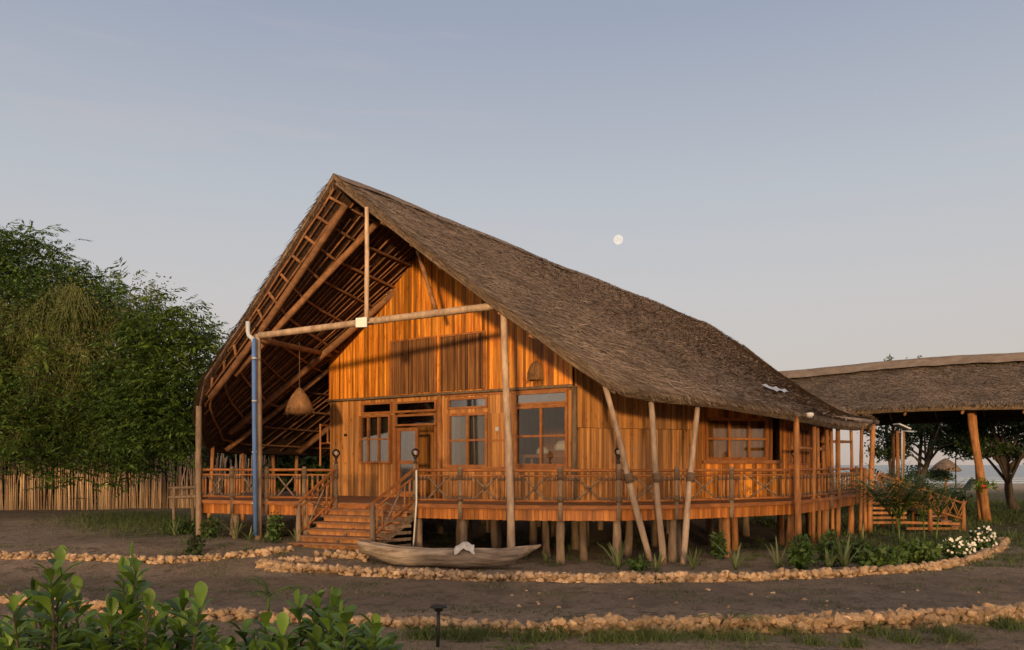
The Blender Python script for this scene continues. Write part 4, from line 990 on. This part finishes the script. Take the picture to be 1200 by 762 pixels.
def blobcloud(c, r, n, br):
    """a crown's clumps: irregular blobs spread over an ellipsoid"""
    out = []
    for i in range(n):
        d = Vector((random.gauss(0, 1), random.gauss(0, 1), random.gauss(0, 1))).normalized(); q = random.uniform(.45, .95); b_ = br*random.uniform(.65, 1.35)
        out.append((c[0]+d.x*r[0]*q, c[1]+d.y*r[1]*q, c[2]+d.z*r[2]*q, b_*1.15, b_*1.15, b_*.85))
    return out
def tree(name, base, top, label, blobs, kind='neem', m='leafA', dens=60, trunk_r=.16, group=None, limbs=True):
    base = Vector((base[0], base[1], gz(base[0], base[1])-.1)); t = empty(name, base, label, 'tree', group)
    mb = MB(); top = Vector(top); pts = [base.lerp(top, q)+Vector((random.uniform(-.12, .12), random.uniform(-.12, .12), 0))*(0 < q < 1) for q in (0, .25, .5, .75, 1)]
    mb.tube(pts, [trunk_r*1.3, trunk_r, trunk_r*.9, trunk_r*.75, trunk_r*.6], 9, wob=.06)
    if limbs:
        for b_ in random.sample(blobs, min(len(blobs), 12)):
            e = Vector(b_[:3]); s_ = base.lerp(top, random.uniform(.55, 1)); mid = s_.lerp(e, .5)+Vector((0, 0, .2)); mb.tube([s_, mid, e], [trunk_r*.45, trunk_r*.3, trunk_r*.1], 6)
    mb.build('trunk', M['trunk'], t)
    P_, N_ = shell(blobs, dens)
    if kind == 'neem':
        n = len(P_); d = nrm(N_*np.array([1, 1, .5])+rng.normal(0, .45, (n, 3))+np.array([0, 0, .1])); L_ = rng.uniform(.35, .75, n)
        Vv = pinnate(P_, d, L_, K=7, lw=.34, droop=.6, wid=.34)
        Pi, _ = shell(blobs, dens*2.2, .2); ctr = Pi
        Vv = np.concatenate([Vv, leaves(Pi-(0, 0, .1), .15)])
    else:
        Pc, _ = shell(blobs, dens*5, .35); Vv = leaves(Pc, .19)
    quads('crown', Vv, M[m], t)
    return t
# left trees beyond and over the fence
DV = 0
def B_(px, v, Y, rpx, rz=None): v = v+DV*(v < 470); p = P3(px, v, Y); r_ = rpx/F*Y; return (p.x, p.y, p.z, r_, r_*1.05, (rz or rpx)/F*Y)
DV = 24
t1 = tree('neem_tree', (-21.5, 37), (-18, 33.5, 5.5), 'tall leafy tree at the far left with crown highest against the sky',
  [B_(20, 290, 31, 42), B_(60, 305, 31.5, 34, 38), B_(-40, 300, 32, 60), B_(35, 335, 31, 50), B_(0, 270, 31.5, 26), B_(-60, 380, 31, 70), B_(80, 335, 31, 22), B_(115, 322, 31.3, 26), B_(128, 345, 31, 22), B_(-90, 460, 31, 70), B_(-90, 480, 31, 60)], dens=54)
DV = 0
t2 = tree('vine_covered_tree', (-17.5, 36.8), (-14.8, 32.5, 4.4), 'broad tree draped in brownish green creepers beside the tallest tree',
  [B_(30, 395, 29.5, 62), B_(90, 390, 29.5, 55), B_(140, 410, 29.5, 50), B_(10, 460, 29.3, 66), B_(80, 470, 29, 64, 55), B_(140, 480, 29, 52), B_(-50, 450, 29.5, 60), B_(40, 492, 29, 48, 36), B_(100, 496, 29, 48, 34), B_(0, 490, 29, 45, 32), B_(-50, 490, 29, 50, 40)], dens=54)
DV = 16
t3 = tree('neem_tree', (-13.6, 36.6), (-11.3, 30, 4.2), 'bright green tree with feathery sprays next to the roof edge',
  [B_(205, 400, 27.5, 42), B_(228, 385, 27.5, 24), B_(180, 372, 28, 28), B_(235, 440, 27, 24, 30), B_(195, 450, 27, 44), B_(210, 490, 26.8, 34, 30), B_(170, 492, 27, 42, 36), B_(160, 430, 27.5, 42), B_(200, 506, 27, 26, 20), B_(155, 520, 27, 26, 18), B_(165, 362, 28, 18)], dens=56)
DV = 0
# sparse sprays reaching out of the crowns
def sprays(parent, pxs, Y, m='leafD'):
    base, dd, LL = [], [], []
    for (x, v, n, sp) in pxs:
        for _ in range(n):
            p = P3(x+random.gauss(0, sp), v+random.gauss(0, sp), Y+random.uniform(-.6, .6)); base.append(p); dd.append((random.gauss(0, 1), random.gauss(0, .6), random.uniform(-.1, .9))); LL.append(random.uniform(.65, 1.25))
    quads('outer_sprays', pinnate(np.array(base), np.array(dd), np.array(LL), K=9, lw=.3, droop=.5, wid=.3), M[m], parent)
sprays(t1, [(20, 285, 30, 12), (55, 292, 30, 12), (115, 345, 40, 12), (128, 352, 26, 12), (95, 345, 20, 10), (70, 320, 20, 12)], 31)
sprays(t2, [(85, 548, 40, 12), (30, 545, 24, 10), (5, 550, 20, 8), (160, 545, 40, 12), (185, 540, 30, 12)], 27.5, 'leafA')
sprays(t3, [(180, 372, 26, 9), (235, 396, 26, 9), (248, 402, 12, 5), (200, 365, 16, 9), (215, 375, 16, 8), (245, 410, 14, 6), (240, 470, 16, 7), (235, 505, 12, 7), (150, 345, 14, 9), (165, 535, 12, 9), (200, 535, 12, 10), (200, 430, 60, 26), (190, 490, 50, 26)], 26.2)
sprays(t2, [(60, 440, 60, 34), (120, 470, 60, 34), (20, 480, 50, 34), (100, 520, 40, 26), (30, 530, 30, 22), (150, 540, 20, 10), (90, 545, 20, 14)], 27.6)
N = 5200; xx = rng.uniform(-60, 190, N); vv_ = rng.uniform(345, 500, N)
Pm = np.array([P3(a, b_+14*math.sin(a*.06), 27.9+.8*noise.noise(Vector((a*.03, b_*.03, 0)))+((a-60)/130)**2*1.0) for a, b_ in zip(xx, vv_)])
Lv = rng.uniform(.3, 1.1, N)[:, None]; dv = nrm(np.stack([rng.normal(0, .35, N), rng.normal(-.1, .2, N), -np.ones(N)], 1)); wv = np.array([.009, 0, 0])
quads('creeper', np.stack([Pm-wv, Pm+wv, Pm+dv*Lv+wv*.6, Pm+dv*Lv-wv*.6], 1).reshape(-1, 3), M['leafB'], t2)['kind'] = 'stuff'
Pm2 = Pm[rng.integers(0, N, 15000)]+rng.normal(0, .25, (15000, 3)); quads('creeper_leaves', leaves(Pm2, .11), M['leafB'], t2)['kind'] = 'stuff'
# more trees beyond the fence to close the view under the eave
N = 26000; xb = rng.uniform(-34, -5, N); zb = rng.random(N)**.8*4.2; yb = 38.3+.8*np.sin(xb*.9)+rng.normal(0, .5, N)
tag(quads('thicket', leaves(np.stack([xb, yb, zb], 1), .45), M['leafC'], None), 'dark thicket of bushes right behind the stick fence', 'thicket', kind='stuff')
t4 = tree('neem_tree', (-13, 43), (-13, 43, 4), 'dark tree seen under the eave beyond the stick fence', blobcloud((-13, 43, 3.4), (6, 2.5, 1.8), 26, 1.6), 'broad', 'leafC', dens=26)

# right trees, seen under the pavilion roof
def crownpx(cs, Y, sub=9):
    out = []
    for (x, v, rx, rz) in cs:
        for _ in range(sub):
            out.append(B_(x+random.uniform(-1, 1)*rx, v+random.uniform(-1, 1)*rz, Y+random.uniform(-2, 2), rx*.5, rz*.55))
    return out
p = G3(1190, 597); q = P3(1176, 545, p.y)
tr5 = tree('almond_tree', (p.x, p.y), (q.x, q.y, q.z), 'dark spreading tree with a forked trunk at the right edge', crownpx([(1165, 505, 40, 22), (1215, 505, 40, 26), (1180, 470, 50, 30), (1190, 530, 26, 10), (1150, 525, 20, 10), (1140, 505, 20, 18)], p.y+.5), 'broad', 'leafC', 34, .2)
mb = MB(); mb.tube([P3(1177, 553, p.y), P3(1192, 540, p.y), P3(1212, 522, p.y)], [.16, .13, .09], 8); mb.tube([q, P3(1172, 520, p.y), P3(1160, 500, p.y)], [.15, .1, .06], 8); mb.build('limb', M['trunk'], tr5)
p = G3(1071, 592); q = P3(1094, 515, p.y)
tr6 = tree('almond_tree', (p.x, p.y), (q.x, q.y, q.z), 'dark spreading tree with a leaning trunk behind the side stairs', crownpx([(1060, 505, 34, 20), (1110, 500, 36, 22), (1085, 470, 50, 30), (1112, 526, 22, 12), (1045, 524, 16, 12), (1135, 505, 18, 18)], p.y+.5), 'broad', 'leafC', 34, .17)
p = P3(1072, 590, 52); tree('low_bush_tree', (p.x, p.y), (p.x, p.y, 1.6), 'low dark bush between the stairs and the beach', crownpx([(1085, 560, 26, 9), (1060, 562, 22, 8)], 50, 8), 'broad', 'leafC', 34, .06)
p = P3(1108, 600, 34); tree('low_bush_tree', (p.x, p.y), (p.x, p.y, .5), 'dark leafy bush right behind the foot of the side stairs', crownpx([(1095, 590, 30, 12), (1070, 583, 22, 14)], 34.5, 9), 'broad', 'leafC', 60, .04)
for (x, v, r_, lb) in ((1041, 418, 6, 'small tuft of treetop showing above the pavilion ridge, left one'), (1077, 417, 5, 'small tuft of treetop showing above the pavilion ridge, right one')):
    p = P3(x, v+8, 48); tree('palm_treetop', (p.x, p.y), (p.x, p.y, p.z), lb, crownpx([(x, v+6, r_+2, 6)], 48, 5), 'broad', 'leafC', 22, .1)
# beach shade umbrella
p = G3(1108, 583); um = empty('beach_umbrella', (p.x, p.y, p.z), 'small thatched beach umbrella on a post near the sea', 'umbrella')
ht = P3(1108, 551, p.y).z; mb = MB(); mb.pole(p, (p.x, p.y, ht), .09); mb.build('pole', M['orangepole'], um)
mb = MB(); rr = 17.5/F*p.y; hh = 14/F*p.y; mb.lathe((p.x, p.y, ht), [(.02, hh), (.25*rr, hh*.85), (.6*rr, hh*.52), (.9*rr, hh*.12), (rr, -.05), (.85*rr, -.1), (.02, hh*.5)], 18); mb.build('thatch_canopy', M['thatch'], um)
# sun lounger and slim mast on the beach side
p = G3(1130, 590); lg = empty('beach_lounger', p, 'dark lounger with raised back between the umbrella and the pavilion post', 'lounger')
Yl = p.y; mb = MB(); mb.beam(P3(1117, 573, Yl), P3(1133, 573, Yl), .7, .1); mb.build('seat', M['black'], lg)
mb = MB(); mb.beam(P3(1132, 574, Yl), P3(1141, 562, Yl), .7, .1, (1, 0, 0)); mb.build('backrest', M['black'], lg)
for x in (1119, 1131):
    mb = MB(); a = P3(x, 574, Yl); mb.pole(Vector((a.x, a.y, p.z)), a, .04); mb.build('leg', M['black'], lg)
p = G3(1120, 588); mb = MB(); mb.pole(p, P3(1120, 535, p.y), .035); tag(mb.build('slim_pole', M['black']), 'thin dark pole standing just right of the beach umbrella', 'pole')

# ------------------------------------------------------------------ plants round the house
def spiky(px_, v, hgt, label, n=11, group='spiky leaved plants along the stilts'):
    p = G3(px_, v); mb = MB()
    for i in range(n):
        a = random.uniform(0, 6.28); tl = random.uniform(.12, .75); L_ = hgt*random.uniform(.6, 1.1); d = Vector((math.cos(a)*tl, math.sin(a)*tl, 1)).normalized(); w = Vector((-math.sin(a), math.cos(a), 0))*random.uniform(.018, .03)
        pts = [p+d*L_*q+Vector((math.cos(a), math.sin(a), -.8))*(q**2.5)*L_*.25*tl for q in (0, .35, .7, 1)]
        vs = [pts[0]-w, pts[0]+w, pts[1]-w*1.1, pts[1]+w*1.1, pts[2]-w*.8, pts[2]+w*.8, pts[3]]
        mb.add(vs, [(0, 1, 3, 2), (2, 3, 5, 4), (4, 5, 6)], random.random(), True)
    tag(mb.build('spiky_plant', M['spike'], loc=p), label, 'plant', group)
for a_ in [(205, 628, .6, 'spiky plant among grass left of the deck'), (277, 632, .75, 'spiky plant under the left rail beside the pipe'), (292, 634, .45, 'short spiky plant at the foot of the blue pipe'), (349, 638, .5, 'spiky plant just left of the stair foot'), (617, 656, .4, 'thin spiky sprout behind the canoe tip'), (640, 660, .35, 'low spiky sprout right of the canoe tip'),
           (725, 668, .85, 'tall spiky plant left of the leaning posts'), (769, 670, .55, 'spiky plant at the foot of the first leaning post'), (812, 668, .55, 'spiky plant right of the leaning posts'), (862, 668, .85, 'spiky plant under the triple window'), (912, 668, .75, 'spiky plant left of the deck corner post'), (990, 668, .9, 'large spiky plant right of the deck corner'), (972, 669, .6, 'small spiky plant right of the deck corner post'), (1010, 650, .8, 'spiky plant at the foot of the last eave post')]:
    spiky(*a_)
def bushy(px_, v, rpx, hpx, label, m='leafA', n=500, size=.12, name='leafy_bush', cat='bush', white=0):
    p = G3(px_, v); r_ = rpx/F*p.y; hh = hpx/F*p.y; t = empty(name, p, label, cat)
    mb = MB()
    for i in range(9):
        a = random.uniform(0, 6.28); mb.tube([p, p+Vector((math.cos(a)*r_*.3, math.sin(a)*r_*.3, hh*.5)), p+Vector((math.cos(a)*r_*.7, math.sin(a)*r_*.6, hh*.95))], [.012, .009, .004], 5)
    mb.build('stems', M['trunk'], t)
    P_, N_ = shell([(p.x, p.y, p.z+hh*.5, r_, min(r_, .6), hh*.5)], 1, .3); v_ = nrm(rng.normal(0, 1, (n, 3))); P_ = np.array([p.x, p.y, p.z+hh*.5])+v_*np.array([r_, min(r_, .7), hh*.55])*(rng.random((n, 1))**.45)
    P_[:, 2] = np.maximum(P_[:, 2], p.z+.03)
    quads('leaves', leaves(P_, size), M[m], t)
    if white:
        mb = MB()
        sel = P_[(P_[:, 2] > p.z+hh*.35) | (P_[:, 1] < p.y-.1)][:white]
        for s_ in sel:
            c = Vector(s_)+Vector((0, -.06, .03)); f_ = []
            for k in range(6): a = k*math.pi/3; f_.append(c+Vector((math.cos(a)*.035, -.01+math.sin(a)*.012, math.sin(a)*.032)))
            mb.add(f_, [tuple(range(6))])
        fl = mb.build('blossoms', M['petal'], t)
    return t
bushy(322, 636, 9, 34, 'leafy plant under the left rail right of the porch post', n=420)
bushy(212, 626, 22, 16, 'low green bush in the grass by the left corner', n=900, size=.1)
bushy(246, 630, 12, 22, 'small bush behind the left corner post', n=300)
bushy(748, 668, 12, 14, 'small dark bush between two spiky plants', n=300)
bushy(843, 655, 7, 30, 'young leafy sapling under the deck below the triple window', n=220, size=.16)
bushy(938, 668, 14, 40, 'leafy bush in front of the deck corner post', n=600, size=.14)
bushy(975, 664, 16, 38, 'leafy bush right of the deck corner', n=520, size=.14)
bushy(1005, 660, 14, 30, 'grassy bush under the string lights', n=480)
bushy(1035, 668, 26, 26, 'low fresh green bush inside the curved edging', 'palm', n=1100, size=.16)
bushy(1075, 662, 24, 26, 'dense green bush left of the white flowers', 'palm', n=1100, size=.16)
bushy(1120, 655, 20, 24, 'bush covered in white flowers at the curved end of the edging, left part', 'leafA', n=900, size=.1, white=90, name='flowering_bush', cat='flowers')
bushy(1152, 645, 17, 26, 'bush covered in white flowers beside the pavilion post, right part', 'leafA', n=800, size=.1, white=80, name='flowering_bush', cat='flowers')
p0_ = G3(231, 652); mbp = None
bushy(228, 652, 10, 26, 'bare leafed young plant by the far edging', 'leafC', n=160, size=.12)
# palms
def palm(base, n, Ln, label, name='palm', stem=.0, K=20, m='palm', spread=.7, stems=1, group=None):
    base = Vector(base); t = empty(name, base, label, 'palm', group); mbf = MB()
    fr = []
    for s_ in range(stems):
        b0 = base+Vector((random.uniform(-.25, .25), random.uniform(-.2, .2), 0))*(stems > 1); topp = b0+Vector((random.uniform(-.1, .1), 0, stem))
        if stem: mbf.tube([b0, b0.lerp(topp, .5), topp], [.03, .026, .02], 6)
        for i in range(n):
            a = 6.28*i/n+random.uniform(-.4, .4); L_ = Ln*random.uniform(.75, 1.15); el = random.uniform(.8, 1.4) if stem > .5 else random.uniform(.5, 1.25); d = Vector((math.cos(a)*math.cos(el)*1.1, math.sin(a)*math.cos(el), math.sin(el))); pts = []
            for k in range(9):
                q = k/8; pts.append(topp+d*L_*q+Vector((math.cos(a)*.25*spread, math.sin(a)*.25*spread, -.75*spread))*L_*q**2.1)
            mbf.tube(pts, [.012*(1-.8*k/8) for k in range(9)], 4)
            for k in range(3, K):
                q = k/K; j = q*8; i0 = int(j); c = pts[i0].lerp(pts[min(8, i0+1)], j-i0); tn = (pts[min(8, i0+1)]-pts[i0]).normalized(); sd_ = tn.cross(Vector((0, 0, 1))).normalized(); ll = L_*.32*math.sin(math.pi*min(1, q*.9+.12))**.7
                for sg in (-1, 1):
                    dd = (sd_*sg*.8+tn*.65+Vector((0, 0, -.25+random.uniform(-.15, .15)))).normalized(); ww = dd.cross(Vector((0, 0, 1))).normalized()*ll*.05
                    fr.append([c, c+dd*ll*.45+ww, c+dd*ll+Vector((0, 0, -ll*.15)), c+dd*ll*.45-ww])
    mbf.build('stems', M['palm'], t); quads('fronds', np.array([[tuple(v) for v in f_] for f_ in fr]).reshape(-1, 3), M[m], t); return t
palm(G3(1052, 650), 11, 1.9, 'clump of feathery palm fronds before the slatted side stair', 'areca_palm', .9, stems=3, spread=.38)
palm(G3(1088, 648), 9, 1.6, 'feathery palm leaning over the foot of the side stair', 'areca_palm', .9, stems=2, spread=.38)
palm(G3(312, 728), 7, .62, 'small young palm rising behind the glossy shrubs', 'young_palm', .35, K=12)
palm(G3(860, 742), 7, .60, 'small young palm growing by the near stone edging', 'young_palm', .12, K=12)
palm(G3(605, 772), 8, .45, 'low tuft of pointed fronds at the bottom edge', 'young_palm', .02, K=10)
# hanging pot on pavilion post
c = P3(1152, 568, 31.7); hp = empty('hanging_plant', c, 'small green plant with a red flower tied to the pavilion post', 'plant')
mb = MB(); mb.lathe(c-Vector((0, 0, .15)), [(.001, 0), (.12, 0), (.15, .16), (.13, .16), (.001, .1)], 12); mb.build('pot', M['red'], hp)
quads('leaves', leaves(np.array(c)+rng.normal(0, 1, (160, 3))*np.array([.22, .18, .12]), .16), M['leafS'], hp)

# ------------------------------------------------------------------ grass
def grass(n, fn, hgt, name='grass', w=.006):
    pts = []
    while len(pts) < n:
        p = fn()
        if p: pts.append(p)
    Pg = np.array([(p[0], p[1], gz(p[0], p[1])) for p in pts]); n = len(Pg); d = nrm(np.stack([rng.normal(0, .45, n), rng.normal(0, .45, n), np.ones(n)], 1)); L_ = (hgt*rng.uniform(.4, 1.3, n))[:, None]; wv = nrm(np.stack([rng.normal(0, 1, n), rng.normal(0, 1, n), np.zeros(n)], 1))*w
    mid = Pg+d*L_*.55; tip = Pg+d*L_+np.stack([rng.normal(0, .3, n), rng.normal(0, .3, n), -.1*np.ones(n)], 1)*L_
    return np.stack([Pg-wv, Pg+wv, tip+wv*.15, tip-wv*.15], 1).reshape(-1, 3)
tufts = [(x, v, s_) for x, v, s_ in [(500, 746, .25), (540, 748, .25), (660, 747, .25), (745, 750, .3), (810, 748, .3), (1030, 744, .25), (1100, 742, .25), (1190, 738, .3), (1120, 750, .2), (640, 748, .22), (700, 752, .18), (720, 750, .2), (565, 745, .2), (550, 750, .18), (780, 750, .22), (920, 742, .2), (1000, 757, .15), (1180, 735, .25), (1160, 732, .2), (600, 745, .3), (850, 748, .3), (880, 750, .25), (950, 755, .2), (1060, 752, .2), (490, 748, .2), (520, 745, .2), (620, 752, .25), (755, 748, .2)]]
tp = [(G3(x, v), s_) for x, v, s_ in tufts]
def f_t():
    c, s_ = random.choice(tp); return (c.x+random.gauss(0, s_*.6), c.y+random.gauss(0, s_*.45))
def f_lawn():
    x, y = random.uniform(9, 30), random.uniform(23, 48)
    return (x, y) if noise.noise(Vector((x*.4, y*.4, 0))) > -.15 else None
def f_left():
    x, v = random.gauss(165, 50), random.gauss(611, 7)
    if v < 600: return None
    c = G3(x, v); return (c.x, c.y) if x < 290 else None
def f_any():
    x, y = random.uniform(-13, 17), random.uniform(9.5, 19)
    return (x, y) if noise.noise(Vector((x*.9, y*1.4, 7))) > .22 else None
def f_house():
    x, y = random.uniform(-8, 14), random.uniform(17.6, 24)
    return (x, y) if noise.noise(Vector((x*.9, y*1.4, 2))) > .1 and x > 6 or noise.noise(Vector((x*1.9, y*1.4, 2))) > .25 else None
Vv = np.concatenate([grass(4600, f_t, .17, w=.006), grass(16000, f_lawn, .22, w=.02), grass(5000, f_left, .2, w=.01), grass(11000, f_any, .065, w=.006), grass(10000, f_house, .17, w=.007)])
tag(quads('grass', Vv, M['grass'], None), 'thin tufts of green grass scattered over the sandy yard', 'grass', kind='stuff')
# dry litter: little twigs and pebbles lying on the soil
N = 12000; V0 = []
for i in range(N):
    x, y = random.uniform(-13, 16), random.uniform(9.6, 20); 
    z = gz(x, y)+.006; a = random.uniform(0, 6.28); L_ = random.uniform(.015, .09); w = random.uniform(.003, .01); d = Vector((math.cos(a), math.sin(a), random.uniform(-.1, .35)))*L_; s_ = Vector((-math.sin(a), math.cos(a), 0))*w
    p = Vector((x, y, z)); V0 += [p-s_, p+s_, p+d+s_, p+d-s_]
tag(quads('leaf_litter', np.array([tuple(v) for v in V0]), M['bark'], None), 'dry twigs and leaf bits lying on the soil', 'litter', kind='stuff')

VV, FF, TT = [], [], []; b = 0
lowrock = []
for i in range(5):
    bm = bmesh.new(); bmesh.ops.create_icosphere(bm, subdivisions=1, radius=1)
    for v in bm.verts: v.co *= 1+.5*noise.noise(v.co*2+Vector((i*9, 0, 0)))
    lowrock.append((np.array([v.co[:] for v in bm.verts]), np.array([[q.index for q in f.verts] for f in bm.faces]))); bm.free()
for i in range(3200):
    x, y = random.uniform(-13, 17), random.uniform(9.6, 20)
    if noise.noise(Vector((x*.5, y*.8, 11))) < -.05: continue
    vs, fs = random.choice(lowrock); sc = random.uniform(.008, .03)**1.0; a = random.uniform(0, 6); m3 = np.array(Matrix.Rotation(a, 3, 'Z'))
    VV.append((vs*np.array([sc, sc*.8, sc*.55])) @ m3.T+np.array([x, y, gz(x, y)+sc*.1])); FF.append(fs+b); b += len(vs); TT += [random.random()*.5]*len(fs)
M['clod'] = mat('soil_clod', (.34, .25, .18), (.16, .115, .08), .95, (9, 9, 9), .3, .5)
tag(np_mesh('pebbles', np.concatenate(VV), np.concatenate(FF), M['clod'], tint=TT), 'small clods and pebbles lying on the sandy soil', 'pebbles', kind='stuff')

# ------------------------------------------------------------------ foreground shrubs
def obovate(mb, base, d, L_, up_, tint):
    d = d.normalized(); s_ = d.cross(up_).normalized(); u_ = s_.cross(d).normalized(); prof = ((0, .03), (.2, .12), (.42, .25), (.64, .38), (.82, .40), (.94, .28), (1, .08)); vs = []
    for q, w in prof:
        c = base+d*L_*q-u_*(L_*.28*q*q); vs += [c-s_*L_*w*.62+u_*L_*w*.22, c, c+s_*L_*w*.62+u_*L_*w*.22]
    mb.add(vs, [(i*3+k, i*3+k+1, (i+1)*3+k+1, (i+1)*3+k) for i in range(6) for k in (0, 1)], tint, True)
def shrub(label, stems, Yr, root_px):
    Yc = sum(Yr)/2; x0 = (root_px-600)/F*Yc; base = Vector((x0, Yc, gz(x0, Yc))); t = empty('glossy_shrub', base, label, 'shrub', 'glossy shrubs in the foreground')
    sm = MB(); lf = MB()
    stems = stems+[(x+random.uniform(-24, 24), min(760, v+random.uniform(18, 60))) for x, v in stems]
    for (x, v) in stems:
        Yy = random.uniform(*Yr); tip = P3(x, v+10, Yy); b0 = Vector((base.x*.4+tip.x*.6+random.uniform(-.1, .1), Yy, base.z)); mid = b0.lerp(tip, .55)+Vector((random.uniform(-.05, .05), 0, 0)); pts = [b0, mid, b0.lerp(tip, .8).lerp(tip, .1), tip]
        sm.tube(pts, [.014, .011, .009, .005], 6)
        for k in range(34):
            q = k/33; c = mid.lerp(tip, .05+.95*q); a = k*2.4+random.uniform(-.3, .3); el = -.1+1.25*q+random.uniform(-.2, .2); L_ = random.choice((.09, .12, .15, .17))*random.uniform(.85, 1.1)*(1-.35*max(0, q-.8)*3)
            d = Vector((math.cos(a)*math.cos(el), math.sin(a)*math.cos(el), math.sin(el))); obovate(lf, c, d, L_, Vector((0, 0, 1)) if abs(d.z) < .93 else Vector((math.cos(a), math.sin(a), 0)), random.random())
    sm.build('stems', M['trunk'], t); lf.build('leaves', M['leafS'], t)
random.seed(11)
shrub('glossy green shrub at the bottom left corner, tallest stem at its middle', [(70, 650), (40, 690), (15, 700), (60, 665), (88, 690), (105, 720), (30, 730), (0, 728), (80, 735), (145, 662), (150, 690), (160, 655), (130, 715), (175, 700), (195, 708), (120, 740), (165, 735), (215, 700), (235, 696), (225, 725), (60, 745), (190, 745), (10, 750), (250, 735)], (4.4, 5.2), 100)
shrub('glossy green shrub right of the first, reaching to the path light', [(285, 735), (310, 722), (330, 732), (350, 704), (372, 690), (392, 696), (385, 715), (405, 720), (340, 745), (425, 735), (440, 730), (455, 748), (300, 750), (370, 742), (410, 745), (395, 730), (320, 748), (270, 752), (435, 752)], (4.6, 5.4), 370)
# path light
c = G3(513, 758); pl = empty('path_light', c, 'small black mushroom shaped path light between shrub and edging', 'path light')
top = P3(515, 708, c.y).z-c.z
mb = MB(); mb.tube([c, c+Vector((.01, 0, top-.06))], .022, 8); mb.build('stake', M['black'], pl)
mb = MB(); mb.lathe(c+Vector((.01, 0, top-.05)), [(.001, -.04), (.05, -.035), (.05, 0), (.105, .01), (.10, .03), (.03, .045), (.001, .045)], 16); mb.build('lamp_head', M['black'], pl)

# ------------------------------------------------------------------ moon
mm = bpy.data.materials.new('moon'); mm.use_nodes = True; nt = mm.node_tree; nt.nodes.clear(); o_ = nt.nodes.new('ShaderNodeOutputMaterial'); e_ = nt.nodes.new('ShaderNodeEmission'); n_ = nt.nodes.new('ShaderNodeTexNoise'); n_.inputs['Scale'].default_value = .055; r_ = nt.nodes.new('ShaderNodeValToRGB'); tc_ = nt.nodes.new('ShaderNodeTexCoord')
nt.links.new(tc_.outputs['Object'], n_.inputs[0]); nt.links.new(n_.outputs[0], r_.inputs[0]); r_.color_ramp.elements[0].position = .4; r_.color_ramp.elements[1].position = .6; r_.color_ramp.elements[0].color = (.41, .36, .32, 1); r_.color_ramp.elements[1].color = (.46, .41, .36, 1)
nt.links.new(r_.outputs[0], e_.inputs[0]); nt.links.new(e_.outputs[0], o_.inputs[0])
bm = bmesh.new(); bmesh.ops.create_uvsphere(bm, u_segments=32, v_segments=16, radius=5.6/F*6000); me = bpy.data.meshes.new('moon'); bm.to_mesh(me); bm.free(); me.materials.append(mm)
mo = bpy.data.objects.new('moon', me); mo.location = P3(724.5, 281, 6000); col.objects.link(mo); tag(mo, 'pale full moon in the evening sky above the roof', 'moon')

# ------------------------------------------------------------------ unseen loose belt of tree leaves, added behind the viewer to filter the low sun
n_ = 4800; xb = rng.uniform(-75, 35, n_); yb = rng.uniform(-36, -28, n_); zb = 7.4*rng.random(n_)**1.0+.3
zb = zb*(1+.12*np.sin(xb*.31)+.1*np.sin(xb*.83+1))
tag(quads('sun_filter_leaves', leaves(np.stack([xb, yb, zb], 1), 1.0), M['leafC'], None), 'unseen loose belt of tree leaves added behind the viewer to filter the low sun', 'trees', kind='stuff')
